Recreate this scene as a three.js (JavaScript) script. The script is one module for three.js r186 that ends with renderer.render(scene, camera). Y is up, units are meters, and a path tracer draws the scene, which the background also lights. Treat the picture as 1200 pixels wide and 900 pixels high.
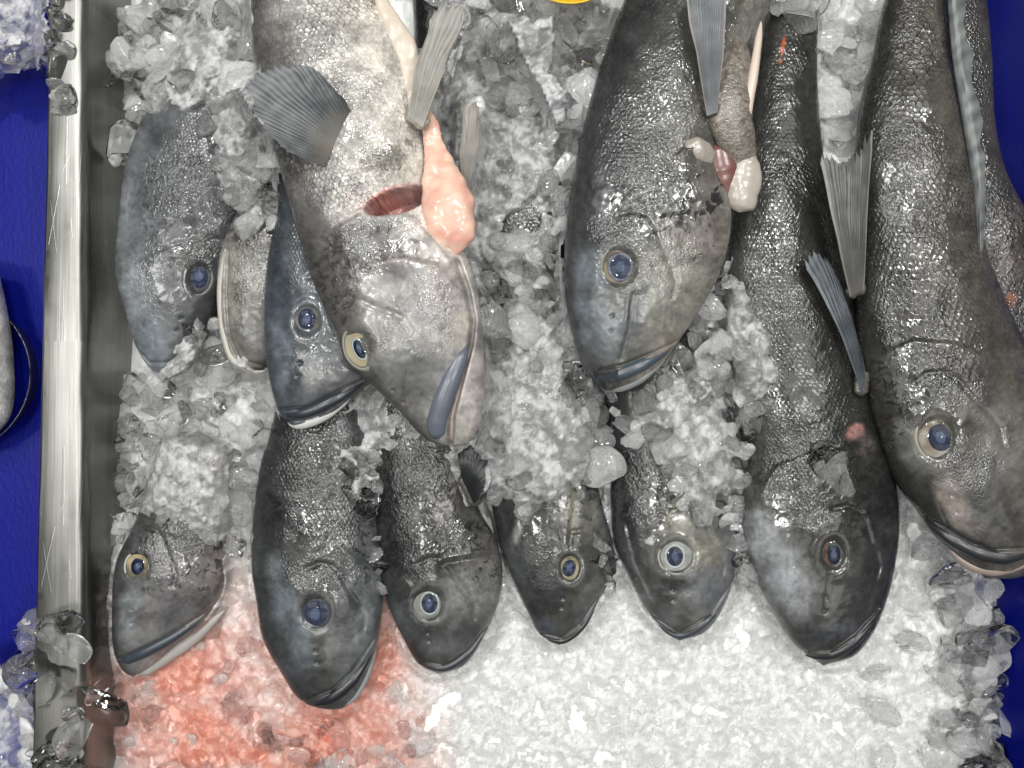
import * as THREE from 'three';
import { mergeVertices } from 'three/addons/utils/BufferGeometryUtils.js';
import { RectAreaLightUniformsLib } from 'three/addons/lights/RectAreaLightUniformsLib.js';

/* ------------------------------------------------------------------ camera, lamps, exposure */
const S = 0.00075, D = 0.75;                     // metres per photo pixel on the plane y = 0; camera height
const scene = new THREE.Scene();
scene.background = new THREE.Color(0x000000);
const camera = new THREE.PerspectiveCamera(2 * Math.atan(450 * S / D) * 180 / Math.PI, 4 / 3, 0.02, 12);
camera.position.set(0, D, 0); camera.up.set(0, 0, -1); camera.lookAt(0, 0, 0);
const renderer = new THREE.WebGLRenderer({ antialias: true });
renderer.toneMapping = THREE.LinearToneMapping;
renderer.toneMappingExposure = 0.66;
renderer.shadowMap.enabled = true;
RectAreaLightUniformsLib.init();
// square ceiling lamps of the market hall: [x, z, length, width, intensity]
const LAMPS = [];
for (const z of [-1.15, -0.1, 0.85]) for (const x of [-0.95, 0.65]) LAMPS.push([x + 0.1 * z, z, 1.2, 0.6, z > 0.5 ? 1.8 : 3.4, 'panel']);
for (const [x, z, I] of [[-0.75, -0.8, 520], [0.15, -0.7, 520], [1.0, -0.8, 520], [-0.35, 0.2, 300], [0.6, 0.15, 300], [-1.1, 0.0, 300]]) LAMPS.push([x, z, 0.11, 0.11, I, 'spot']);
const LAMP_Y = 1.95, LAMP_COLOR = 0xfefefa;

/* ------------------------------------------------------------------ helpers */
let seed = 12345;
const rnd = () => { seed = (seed + 0x6D2B79F5) | 0; let t = Math.imul(seed ^ (seed >>> 15), 1 | seed); t = (t + Math.imul(t ^ (t >>> 7), 61 | t)) ^ t; return ((t ^ (t >>> 14)) >>> 0) / 4294967296; };
const hash = (x, y, z = 0) => { let h = Math.imul(x | 0, 374761393) ^ Math.imul(y | 0, 668265263) ^ Math.imul(z | 0, 2147483647 ^ 0x5bd1e995); h = Math.imul(h ^ (h >>> 13), 1274126177); h ^= h >>> 16; return (h >>> 0) / 4294967296; };
const clamp = (x, a = 0, b = 1) => x < a ? a : x > b ? b : x;
const lerp = (a, b, t) => a + (b - a) * t;
const smooth = (a, b, x) => { const t = clamp((x - a) / (b - a)); return t * t * (3 - 2 * t); };
const noise = (x, y, z = 0) => {                                           // value noise, -1..1
  const xi = Math.floor(x), yi = Math.floor(y), fx = x - xi, fy = y - yi;
  const u = fx * fx * (3 - 2 * fx), v = fy * fy * (3 - 2 * fy);
  const a = hash(xi, yi, z), b = hash(xi + 1, yi, z), c = hash(xi, yi + 1, z), d = hash(xi + 1, yi + 1, z);
  return (a + (b - a) * u + (c - a) * v + (a - b - c + d) * u * v) * 2 - 1;
};
const fbm = (x, y, z = 0, o = 3) => { let s = 0, a = 0.5, f = 1; for (let i = 0; i < o; i++) { s += a * noise(x * f, y * f, z + i * 7); a *= 0.5; f *= 2.03; } return s; };
const P = (px, py, y) => { const k = (D - y) / D * S; return [(px - 600) * k, y, (py - 450) * k]; };   // photo pixel at height y -> place
const toPx = (x, y, z) => { const k = D / (D - y) / S; return [x * k + 600, z * k + 450]; };
const taken = {};
const numbered = n => { const k = taken[n] = (taken[n] ?? -1) + 1; return k ? `${n}_${String(k).padStart(3, '0')}` : n; };
function tag(o, label, category, group, kind) {
  if (label) o.userData.label = label; if (category) o.userData.category = category;
  if (group) o.userData.group = group; if (kind) o.userData.kind = kind; return o;
}
function mesh(name, geo, mat, parent = scene) { const m = new THREE.Mesh(geo, mat); m.name = parent === scene ? numbered(name) : name; m.castShadow = m.receiveShadow = true; parent.add(m); return m; }
const rgb = (r, g, b) => new THREE.Color().setRGB(r / 255, g / 255, b / 255, THREE.SRGBColorSpace);
const std = (c, o = {}) => new THREE.MeshPhysicalMaterial({ color: Array.isArray(c) ? rgb(...c) : c, roughness: 0.35, ...o });
function geom(pos, idx, uv, col) {
  const g = new THREE.BufferGeometry();
  g.setAttribute('position', new THREE.Float32BufferAttribute(pos, 3));
  if (uv) g.setAttribute('uv', new THREE.Float32BufferAttribute(uv, 2));
  if (col) g.setAttribute('color', new THREE.Float32BufferAttribute(col, 3));
  g.setIndex(idx); g.computeVertexNormals(); return g;
}
function curve(pts, n) {                                                    // evenly spaced points on a smooth line through pts
  const c = new THREE.CatmullRomCurve3(pts.map(p => new THREE.Vector3(p[0], p[1], p[2] ?? 0)), false, 'centripetal');
  c.arcLengthDivisions = 400;
  return t => { const p = c.getPointAt(clamp(t)); return [p.x, p.y, p.z]; };
}
function lineDist(pts, x, y) {                                              // distance to a polyline, its side, overshoot past the ends
  let best = 1e9, side = 1, over = 0;
  for (let i = 0; i + 1 < pts.length; i++) {
    const ax = pts[i][0], ay = pts[i][1], dx = pts[i + 1][0] - ax, dy = pts[i + 1][1] - ay, l2 = dx * dx + dy * dy;
    const t0 = ((x - ax) * dx + (y - ay) * dy) / l2, t = clamp(t0), ex = x - ax - dx * t, ey = y - ay - dy * t, d = Math.hypot(ex, ey);
    if (d < best) { best = d; side = dx * (y - ay) - dy * (x - ax) > 0 ? 1 : -1; over = (i === 0 && t0 < 0) ? -t0 * Math.sqrt(l2) : (i + 2 === pts.length && t0 > 1) ? (t0 - 1) * Math.sqrt(l2) : 0; }
  }
  return [best, side, over];
}
function near(list, x, y, m) { for (const p of list) if (Math.abs(p[0] - x) < m && Math.abs(p[1] - y) < m) return true; return false; }
function dataTex(data, w, h, srgb, repeat) {
  const t = new THREE.DataTexture(data, w, h, THREE.RGBAFormat);
  t.magFilter = THREE.LinearFilter; t.minFilter = THREE.LinearMipmapLinearFilter; t.generateMipmaps = true;
  if (srgb) t.colorSpace = THREE.SRGBColorSpace;
  if (repeat) t.wrapS = t.wrapT = THREE.RepeatWrapping;
  t.needsUpdate = true; return t;
}

/* a map of heights in photo pixels (3 px cells), so that ice comes to lie on what is below it */
const HX0 = -90, HY0 = -90, HC = 3, HW = 460, HH = 360, H = new Float32Array(HW * HH).fill(-0.012);
const hSoft = (px, py) => { const u = clamp((px - HX0) / HC, 0, HW - 1.01), v = clamp((py - HY0) / HC, 0, HH - 1.01), i = Math.floor(u), j = Math.floor(v), a = u - i, b = v - j, k = j * HW + i; return (H[k] * (1 - a) + H[k + 1] * a) * (1 - b) + (H[k + HW] * (1 - a) + H[k + HW + 1] * a) * b; };
const hAt = (px, py) => H[clamp(Math.round((py - HY0) / HC), 0, HH - 1) * HW + clamp(Math.round((px - HX0) / HC), 0, HW - 1)];
function hMax(px, py, y) { const i = Math.round((px - HX0) / HC), j = Math.round((py - HY0) / HC); if (i < 0 || j < 0 || i >= HW || j >= HH) return; const k = j * HW + i; if (y > H[k]) H[k] = y; }

/* ------------------------------------------------------------------ lamps out of the frame, over the display */
const housingMat = std([225, 225, 222], { roughness: 0.5 });
const tubeMat = new THREE.MeshStandardMaterial({ color: 0xffffff, emissive: LAMP_COLOR, emissiveIntensity: 1.2, roughness: 0.6 });
LAMPS.forEach(([x, z, len, wid, I, sort]) => {
  const t = new THREE.Group(); t.name = numbered('ceiling_lamp'); t.position.set(x, LAMP_Y, z); scene.add(t);
  sort === 'panel' ? tag(t, 'large flat white lamp panel hanging over the fish display', 'lamp', 'lamp panels over the display') : tag(t, 'small square white lamp hanging over the fish display', 'lamp', 'small lamps over the display');
  mesh('housing', new THREE.BoxGeometry(len + 0.03, 0.05, wid + 0.03).translate(0, 0.045, 0), housingMat, t);
  mesh('lamp_panel', new THREE.BoxGeometry(len, 0.012, wid).translate(0, 0.012, 0), tubeMat, t);
  const l = new THREE.RectAreaLight(LAMP_COLOR, I, len, wid); l.position.set(0, 0.002, 0); l.rotation.x = -Math.PI / 2; t.add(l);
});

/* ------------------------------------------------------------------ the ice bed */
const stain = (px, py) => {                                                // meltwater dyed by blood, lower left
  const q = (x, y, rx, ry) => Math.exp(-(((px - x) / rx) ** 2 + ((py - y) / ry) ** 2));
  const n = fbm(px * 0.02, py * 0.02, 3, 4);
  return clamp((q(230, 830, 150, 130) + 0.8 * q(420, 800, 75, 120) + 0.25 * q(480, 880, 50, 60)) * (1.2 + 1.2 * n + 0.7 * fbm(px * 0.07, py * 0.07, 13, 3)) - 0.05);
};
const stainHot = (px, py) => {
  const q = (x, y, rx, ry) => Math.exp(-(((px - x) / rx) ** 2 + ((py - y) / ry) ** 2));
  return 0.6 * clamp((q(205, 790, 45, 28) + q(390, 870, 45, 42) + q(300, 890, 70, 35) * 0.7 + q(440, 770, 22, 60) * 0.8 + q(225, 865, 38, 40) * 0.8) * (1.1 + 1.5 * fbm(px * 0.05, py * 0.05, 9, 3)));
};
function cellular(px, py, c, z, tilt) {                                     // packed chips: every cell a small tilted facet
  const gx = Math.floor(px / c), gy = Math.floor(py / c); let d1 = 1e9, d2 = 1e9, h1 = 0, h2 = 0;
  for (let j = -1; j <= 1; j++) for (let i = -1; i <= 1; i++) {
    const ix = gx + i, iy = gy + j, sx = (ix + hash(ix, iy, z)) * c, sy = (iy + hash(ix, iy, z + 1)) * c, dx = px - sx, dy = py - sy, d = Math.sqrt(dx * dx + dy * dy);
    const h = (hash(ix, iy, z + 2) - 0.5) * c * 0.5 + (dx * (hash(ix, iy, z + 3) - 0.5) + dy * (hash(ix, iy, z + 4) - 0.5)) * tilt;
    if (d < d1) { d2 = d1; h2 = h1; d1 = d; h1 = h; } else if (d < d2) { d2 = d; h2 = h; }
  }
  const e = smooth(0, c * 0.28, d2 - d1); return lerp((h1 + h2) / 2 - c * 0.06, h1, e);
}
function bedHeight(px, py) {
  const wx = px + 6 * fbm(px * 0.05, py * 0.05, 21, 2), wy = py + 6 * fbm(px * 0.05, py * 0.05, 31, 2);
  let y = (cellular(wx, wy, 34, 40, 0.5) * 0.26 + cellular(wy * 0.8 - wx * 0.6, wx * 0.8 + wy * 0.6, 15, 50, 0.8) * 0.26 + cellular(wx, wy, 6.5, 55, 0.9) * 0.26 + fbm(px * 0.25, py * 0.25, 60, 2) * 0.6) * S;
  y += 0.006 * fbm(px * 0.008, py * 0.008, 70, 2);
  y -= 0.05 * smooth(1142 + 10 * noise(py * 0.03, 1), 1178 + 10 * noise(py * 0.05, 2), px);                    // falls off at the right edge
  y -= 0.035 * smooth(190, 120, px) * smooth(620, 560, py);
  y -= 0.016 * smooth(640, 520, py) * smooth(140, 200, px) * (1 - smooth(930, 960, px));
  return y;
}
{
  const xs = [], ys = []; for (let x = 96; x <= 1216; x += 2.2) xs.push(x); for (let y = -70; y < 540; y += 6) ys.push(y); for (let y = 540; y < 965; y += 2.2) ys.push(y);
  const pos = [], col = [], uv = [], idx = [], w = xs.length, c = new THREE.Color();
  for (const py of ys) for (const px of xs) {
    const y = bedHeight(px, py), [X, , Z] = P(px, py, 0); pos.push(X, y, Z); uv.push(X / 0.12, Z / 0.12); hMax(px, py, y);
    const s = stain(px, py), hot = stainHot(px, py), t = 0.03 * fbm(px * 0.06, py * 0.06, 5, 3);
    const m = [0.80 + t, 0.815 + t, 0.80 + t]; const a = [0.72, 0.43, 0.38], b = [0.66, 0.22, 0.13];
    for (let k = 0; k < 3; k++) m[k] = lerp(lerp(m[k], a[k], s), b[k], hot);
    col.push(...m);
  }
  for (let j = 0; j + 1 < ys.length; j++) for (let i = 0; i + 1 < w; i++) { const a = j * w + i; idx.push(a, a + w, a + 1, a + 1, a + w, a + w + 1); }
  for (let j = 0; j < HH; j++) for (let i = 0; i < HW; i++) { const px = HX0 + i * HC, py = HY0 + j * HC; if (px > 96 && px < 1216) hMax(px, py, bedHeight(px, py)); }
  const N = 256, bd = new Uint8Array(N * N * 4);
  for (let j = 0; j < N; j++) for (let i = 0; i < N; i++) { let v = 0; for (const f of [8, 16, 32, 64]) { const x = i / N * f, y = j / N * f, q = (a, b) => hash(((a % f) + f) % f, ((b % f) + f) % f, f); const xi = Math.floor(x), yi = Math.floor(y), u = x - xi, w2 = y - yi; v += (lerp(lerp(q(xi, yi), q(xi + 1, yi), u), lerp(q(xi, yi + 1), q(xi + 1, yi + 1), u), w2)) * 8 / f; } bd.set([v * 130, v * 130, v * 130, 255], (j * N + i) * 4); }
  const bump = dataTex(bd, N, N, false, true);
  const m = mesh('ice_bed', geom(pos, idx, uv, col), new THREE.MeshPhysicalMaterial({ vertexColors: true, roughness: 0.22, ior: 1.31, bumpMap: bump, bumpScale: 0.0016 }));
  tag(m, 'white bed of packed crushed ice under the fish, stained pink at one corner', 'ice bed', null, 'structure');
}

/* ------------------------------------------------------------------ fish */
const COOL = [0.99, 1, 1.015];                                             // slate cast of the skins
function makeBody(f) {
  const Lc = curve(f.left, 200), Rc = curve(f.right, 200);
  const N = 260, L = [], R = [];
  const vmap = v => 1 - Math.pow(1 - v, 1.35);
  for (let i = 0; i <= N; i++) { const t = vmap(i / N); L.push(Lc(t)); R.push(Rc(t)); }
  let len = 0; const along = [0];
  for (let i = 1; i <= N; i++) { len += Math.hypot((L[i][0] + R[i][0] - L[i - 1][0] - R[i - 1][0]) / 2, (L[i][1] + R[i][1] - L[i - 1][1] - R[i - 1][1]) / 2); along.push(len); }
  const half = L.map((l, i) => Math.hypot(l[0] - R[i][0], l[1] - R[i][1]) / 2);
  const at = (arr, v) => { const q = clamp(v) * N, i = Math.min(N - 1, Math.floor(q)), t = q - i; const a = arr[i], b = arr[i + 1]; return typeof a === 'number' ? lerp(a, b, t) : [lerp(a[0], b[0], t), lerp(a[1], b[1], t)]; };
  const place = (phi, v) => {
    const l = at(L, v), r = at(R, v), hw = at(half, v), open = Math.sqrt(smooth(-0.001, 0.04, v));
    const yc = lerp(f.y[0], f.y[1], v), s = Math.cos(phi) * open, sn = Math.sin(phi);
    const h = Math.min(f.k * hw * S, (f.hmax ?? 0.04) * (1 - Math.exp(-f.k * hw * S / (f.hmax ?? 0.04) * 1.6))) * open;
    const mx = (l[0] + r[0]) / 2, my = (l[1] + r[1]) / 2, px = mx + (l[0] - mx) * s, py = my + (l[1] - my) * s;
    const [X, , Z] = P(px, py, yc); const y = yc + Math.sign(sn) * Math.pow(Math.abs(sn), 0.85) * h + (f.lean ?? 0) * s * hw * S;
    return [X, y, Z];
  };
  const relief = (x, y) => {
    let d = 0;
    for (const g of f.groove ?? []) { if (!near(g[0], x, y, 90)) continue; const [q] = lineDist(g[0], x, y); d -= g[2] * Math.exp(-((q / g[1]) ** 2)); }
    for (const g of f.step ?? []) { if (!near(g[0], x, y, 110)) continue; const [q, s, o] = lineDist(g[0], x, y), head = s === g.side ? 1 : -1; d += g[2] * 0.75 * (head > 0 ? Math.exp(-q / g[1]) : Math.exp(-((q / 3) ** 2))) * Math.exp(-((o / 8) ** 2)); }
    for (const b of f.bulge ?? []) { const a = (b[4] ?? 0) * Math.PI / 180, dx = x - b[0], dy = y - b[1], u = (dx * Math.cos(a) + dy * Math.sin(a)) / b[2], w = (-dx * Math.sin(a) + dy * Math.cos(a)) / b[3], r2 = u * u + w * w; if (b[6]) d += b[5] * smooth(1.05, 0.7, Math.sqrt(r2)); else if (r2 < 6) d += b[5] * Math.exp(-r2); }
    for (const e of f.eyes ?? []) { const r = Math.hypot((x - e.x) / e.rx, (y - e.y) / e.ry); if (r < 2.5) d += 0.0010 * Math.exp(-(((r - 1.3) / 0.4) ** 2)) - 0.002 * smooth(1.0, 0.7, r); }
    d += 0.0012 * fbm(x * 0.035, y * 0.035, f.id, 2) + 0.00035 * fbm(x * 0.13, y * 0.13, f.id + 4, 2);
    return d;
  };
  for (const g of f.step ?? []) { const e = f.eyes?.[0] ?? { x: f.left.at(-1)[0], y: f.left.at(-1)[1] }; g.side = lineDist(g[0], e.x, e.y)[1]; }
  for (const e of f.eyes ?? []) {                                              // cheek bone behind the eye, two nostrils before it
    const tip = f.left.at(-1), bx = e.x - tip[0], by = e.y - tip[1], bl = Math.hypot(bx, by), ux = bx / bl, uy = by / bl; let mx = -uy, my = ux; const mouth = f.groove?.[0]?.[0]?.at(-1) ?? tip; if ((mouth[0] - e.x) * mx + (mouth[1] - e.y) * my < 0) { mx = -mx; my = -my; }
    const arc = []; for (let k = 0; k <= 8; k++) { const t = (-5 + 15 * k) * Math.PI / 180, R = 2.5 * Math.max(e.rx, e.ry) * (1 + 0.12 * Math.sin(k)); arc.push([e.x + R * (Math.cos(t) * ux + Math.sin(t) * mx), e.y + R * (Math.cos(t) * uy + Math.sin(t) * my)]); }
    (f.groove ??= []).push([arc, 3, 0.0016]);
    for (const k of [0.40, 0.52]) { const nx = e.x - ux * bl * k - mx * e.rx * 0.25, ny = e.y - uy * bl * k - my * e.rx * 0.25; (f.bulge ??= []).push([nx, ny, 2.4, 1.8, 0, -0.0022]); }
  }
  const NT = 132, NB = 20, NV = Math.max(250, Math.ceil(len / 2.1)), pos = [], uv = [], idx = [], W = NT + NB, top = [];
  for (let j = 0; j <= NV; j++) for (let i = 0; i <= W; i++) {
    const phi = i <= NT ? Math.PI * i / NT : Math.PI + Math.PI * (i - NT) / NB, v = j / NV;
    const p = place(phi, v);
    if (i <= NT) {
      const q = toPx(...p); p[1] += relief(q[0], q[1]) * Math.min(1, Math.sin(phi) * 2.5) * smooth(1.0, 0.975, v);
      const q2 = toPx(...p); hMax(q2[0], q2[1], p[1]); top.push([q2[0], q2[1], p[0], p[1], p[2]]);
    }
    pos.push(...p); uv.push(i <= NT ? i / NT : 1 - (i - NT) / NB, v);
  }
  for (let j = 0; j < NV; j++) for (let i = 0; i < W; i++) { const a = j * (W + 1) + i, b = a + W + 1; idx.push(a, a + 1, b, a + 1, b + 1, b); }
  const g = geom(pos, idx, uv);
  { const n = g.attributes.normal; for (let j = 0; j <= NV; j++) { const a = j * (W + 1), b = a + W, m = new THREE.Vector3(n.getX(a) + n.getX(b), n.getY(a) + n.getY(b), n.getZ(a) + n.getZ(b)).normalize(); n.setXYZ(a, m.x, m.y, m.z); n.setXYZ(b, m.x, m.y, m.z); } }
  /* skin: colour and relief of scales, computed over the body's own two parameters */
  const TW = f.tw ?? 448, TH = f.th ?? 704, cd = new Uint8Array(TW * TH * 4), bd = new Uint8Array(TW * TH * 4), rd = new Uint8Array(TW * TH * 4);
  const sz = (f.scale ?? 5.6) * 0.76, rowHalf = {};
  for (let j = 0; j < TH; j++) {
    const v = (j + 0.5) / TH, a = at(along, v), row = Math.floor(a / sz);
    rowHalf[row] ??= at(half, v);
    for (let i = 0; i < TW; i++) {
      const phi = Math.PI * (i + 0.5) / TW, p = place(phi, v), [x, y] = toPx(...p), s = Math.cos(phi);
      let t = clamp((s * f.back + 1) / 2 + 0.22 * fbm(x * 0.03, y * 0.03, f.id + 11, 3));          // 1 on the back, 0 on the belly
      let c = [0, 0, 0]; const mid = smooth(0, 0.5, t), up = smooth(0.45, 1, t);
      for (let k = 0; k < 3; k++) c[k] = lerp(lerp(f.belly[k], f.flank[k], mid), f.dark[k], up);
      for (const b of f.blobs ?? []) {
        const an = (b[4] ?? 0) * Math.PI / 180, dx = x - b[0], dy = y - b[1]; if (Math.abs(dx) + Math.abs(dy) > 3.2 * Math.max(b[2], b[3])) continue;
        const u = (dx * Math.cos(an) + dy * Math.sin(an)) / b[2], w = (-dx * Math.sin(an) + dy * Math.cos(an)) / b[3];
        const e = Math.sqrt(u * u + w * w) + 0.4 * fbm(x * 0.05, y * 0.05, f.id + 17, 4), m = b[6] * (b[7] ? smooth(1.1, 0.85, e) : smooth(1.3, 0.45, e));
        if (m > 0) for (let k = 0; k < 3; k++) c[k] = lerp(c[k], b[5][k], m);
      }
      let bump = 0.5;
      // scales, overlapping towards the tail
      const sv = f.scaleTo ?? 0.6, sm = smooth(sv + 0.05, sv - 0.05, v + 0.06 * fbm(x * 0.02, y * 0.02, f.id + 2, 2) + (f.scaleSkew ?? 0) * s);
      if (sm > 0.01) {
        let q = 1, hid = 0.5, hit = false;                                  // discs laid like shingles, those nearer the head on top
        for (let k = 1; k >= -2 && !hit; k--) {
          const rr = row + k, ac = (rr + 0.75) * sz, bc = (phi - Math.PI / 2) * (rowHalf[rr] ?? rowHalf[row]) / (sz * 1.12) + 0.5 * (rr & 1), ci = Math.floor(bc), jx = 0.3 * (hash(ci, rr, 91) - 0.5), jy = 0.5 * (hash(ci, rr, 92) - 0.5);
          const dx = (bc - ci - 0.5 + jx) * 1.12, dy = (a - ac) / sz + jy, dd = Math.hypot(dx, dy * 0.8);
          if (dd < 0.66) { hit = true; q = dd / 0.66; hid = hash(ci, rr, f.id); }
        }
        const patch = 0.25 + 0.75 * smooth(-0.3, 0.35, fbm(x * 0.018, y * 0.018, f.id + 61, 2)), rim = smooth(0.72, 1.0, q), tone = 0.88 + 0.24 * hid;
        const lum = lerp(1, tone * lerp(1.08, f.rim ?? 0.8, rim), sm * patch * (f.scaleContrast ?? 1)); for (let k = 0; k < 3; k++) c[k] *= lum;
        bump += sm * patch * (0.27 * Math.sqrt(1 - Math.min(1, q) ** 2) - 0.13 + 0.08 * (hid - 0.5));
      }
      // dark mottling
      for (const m of f.spots ?? []) {
        const e = Math.hypot((x - m[0]) / m[2], (y - m[1]) / m[3]); if (e > 1.3) continue;
        const wx = x + 5 * noise(x * 0.11, y * 0.11, 33), wy = y + 5 * noise(x * 0.11, y * 0.11, 34), n = noise((wx * 0.8 + wy * 0.6) / m[4], (wy * 0.8 - wx * 0.6) / m[4], f.id + 30) * 0.6 + noise((wx * 0.5 - wy * 0.86) / m[4] * 1.7, (wy * 0.5 + wx * 0.86) / m[4] * 1.7, f.id + 31) * 0.4, k2 = 1.0 * m[6] * smooth(m[5], m[5] + 0.26, n) * smooth(1.25, 0.7, e);
        if (k2 > 0) { for (let k = 0; k < 3; k++) c[k] = lerp(c[k], m[7]?.[k] ?? 34, k2); bump -= 0.10 * k2; }
      }
      for (const l of f.lines ?? []) { if (!near(l[0], x, y, 70)) continue; const [q, , o] = lineDist(l[0], x, y), m = l[3] * Math.exp(-((q / l[1]) ** 2)) * (0.75 + 0.5 * noise(x * 0.15, y * 0.15, 3)); if (m > 0.01) for (let k = 0; k < 3; k++) c[k] = lerp(c[k], l[2][k], clamp(m)); }
      const g1 = noise(x * 0.55, y * 0.55, 71), g2 = noise(x * 0.22, y * 0.22, 72), vein = Math.pow(1 - Math.abs(noise(x * 0.05 + 1.5 * noise(x * 0.03, y * 0.03, 44), y * 0.035, f.id + 42)), 5) * (1 - 0.8 * sm);
      const grain = (f.tone ?? 1) * lerp(1.02, f.body ?? 0.86, sm) * (1 + 0.06 * g1 + 0.09 * g2 + 0.27 * fbm(x * 0.05, y * 0.05, f.id + 40, 4) + 0.13 * vein - 0.04);
      const nape = smooth(f.scaleTo ? f.scaleTo + 0.34 : 0.9, (f.scaleTo ?? 0.6) + 0.08, v + 0.08 * fbm(x * 0.04, y * 0.04, f.id + 53, 3)), wet = smooth(-0.25, 0.55, fbm(x * 0.03, y * 0.03, f.id + 50, 4) + 0.12 * sm) * (0.12 + 0.88 * nape);
      bump += (0.012 + (f.slime ?? 0.16) * 1.05 * wet) * (0.45 * noise(x * 0.42 + y * 0.18, y * 0.42 - x * 0.18, 75) + 0.55 * noise(x * 0.75 - y * 0.3, y * 0.75 + x * 0.3, 76));
      const o4 = (j * TW + i) * 4; for (let k = 0; k < 3; k++) cd[o4 + k] = clamp(c[k] * grain * COOL[k], 0, 255); cd[o4 + 3] = 255;
      rd[o4] = rd[o4 + 1] = rd[o4 + 2] = 255 * lerp(0.34, 0.13, nape * (0.65 + 0.35 * smooth(-0.4, 0.2, fbm(x * 0.05, y * 0.05, f.id + 57, 3)))); rd[o4 + 3] = 255;
      bd[o4] = bd[o4 + 1] = bd[o4 + 2] = clamp(0.5 + (bump - 0.5) * 0.5) * 255; bd[o4 + 3] = 255;
    }
  }
  const mat = new THREE.MeshPhysicalMaterial({ map: dataTex(cd, TW, TH, true), bumpMap: dataTex(bd, TW, TH, false), bumpScale: 2 * (f.bump ?? 0.0012), roughness: 1, roughnessMap: dataTex(rd, TW, TH, false), ior: 1.5 });
  const find = (x, y) => { let b = 1e9, o = null; for (const t of top) { const q = (t[0] - x) ** 2 + (t[1] - y) ** 2; if (q < b) { b = q; o = t; } } return o; };
  return { g, mat, find };
}

const corneaMat = new THREE.MeshPhysicalMaterial({ specularIntensity: 0.55, color: 0xffffff, transmission: 1, thickness: 0, roughness: 0.02, ior: 1.38 });
const domeGeo = new THREE.SphereGeometry(1, 40, 14, 0, Math.PI * 2, 0, Math.PI / 2);
function eyeGeo(e) {
  const prof = [[0, 0.02], [0.3, 0.05], [0.5, 0.08], [0.66, 0.10], [0.78, 0.12], [0.88, 0.13], [0.93, 0.10], [0.97, 0.15], [1.02, 0.17], [1.08, 0.13], [1.15, 0.02], [1.22, -0.2]];
  const pos = [], col = [], idx = [], n = 56, c = (a) => rgb(...a);
  prof.forEach(([r, h], j) => {
    for (let i = 0; i < n; i++) {
      const a = i / n * Math.PI * 2, w = 1 + 0.025 * noise(Math.cos(a) * 2 + 5, Math.sin(a) * 2 + 5, e.x | 0) * (r > 0.6 ? 1 : 0);
      pos.push(Math.cos(a) * r * w, h + 0.03 * noise(Math.cos(a) * 3, Math.sin(a) * 3, 9) * (r > 0.8 ? 1 : 0), Math.sin(a) * r * w);
      const fleck = clamp(0.5 + 0.9 * noise(Math.cos(a) * 2.2 + r * 3, Math.sin(a) * 2.2, (e.y | 0) + 3));
      const base = r < 0.9 ? c(e.iris).lerp(c(e.fleck ?? e.iris), r > 0.4 ? fleck : 0) : r < 0.95 ? c([34, 34, 34]) : c(e.ring ?? [120, 124, 122]);
      col.push(base.r, base.g, base.b);
    }
    if (j) for (let i = 0; i < n; i++) { const a = (j - 1) * n + i, b = (j - 1) * n + (i + 1) % n; idx.push(a, b, a + n, b, b + n, a + n); }
  });
  return geom(pos, idx, null, col);
}
const irisMat = new THREE.MeshPhysicalMaterial({ vertexColors: true, roughness: 0.4, specularIntensity: 0.5 });
const pupilMats = {}, lensMat = std([62, 72, 94], { roughness: 0.5, specularIntensity: 0.3 });
function tube(points, n = 26, flat = 0.8, seedN = 1, m = 14) {              // a lip: points [x, y, z, r] in metres
  const c = new THREE.CatmullRomCurve3(points.map(p => new THREE.Vector3(p[0], p[1], p[2])), false, 'centripetal'), pos = [], uv = [], idx = [], up = new THREE.Vector3(0, 1, 0);
  for (let j = 0; j <= n; j++) {
    const t = j / n, p = c.getPoint(t), d = c.getTangent(t), q = t * (points.length - 1), k = Math.min(points.length - 2, Math.floor(q));
    const r = lerp(points[k][3], points[k + 1][3], q - k) * Math.sqrt(clamp(Math.min(t, 1 - t) * 9 + 0.02)) * (1 + 0.05 * noise(t * 9, seedN));
    const side = new THREE.Vector3().crossVectors(d, up).normalize(), nn = new THREE.Vector3().crossVectors(side, d).normalize();
    for (let i = 0; i < m; i++) { const a = i / m * Math.PI * 2, x = Math.cos(a) * r, y = Math.sin(a) * r * flat; uv.push(Math.abs(i / m - 0.5), t); pos.push(p.x + side.x * x + nn.x * y, p.y + side.y * x + nn.y * y, p.z + side.z * x + nn.z * y); }
    if (j) for (let i = 0; i < m; i++) { const a = (j - 1) * m + i, b = (j - 1) * m + (i + 1) % m; idx.push(a, b, a + m, b, b + m, a + m); }
  }
  return geom(pos, idx, uv);
}
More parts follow.
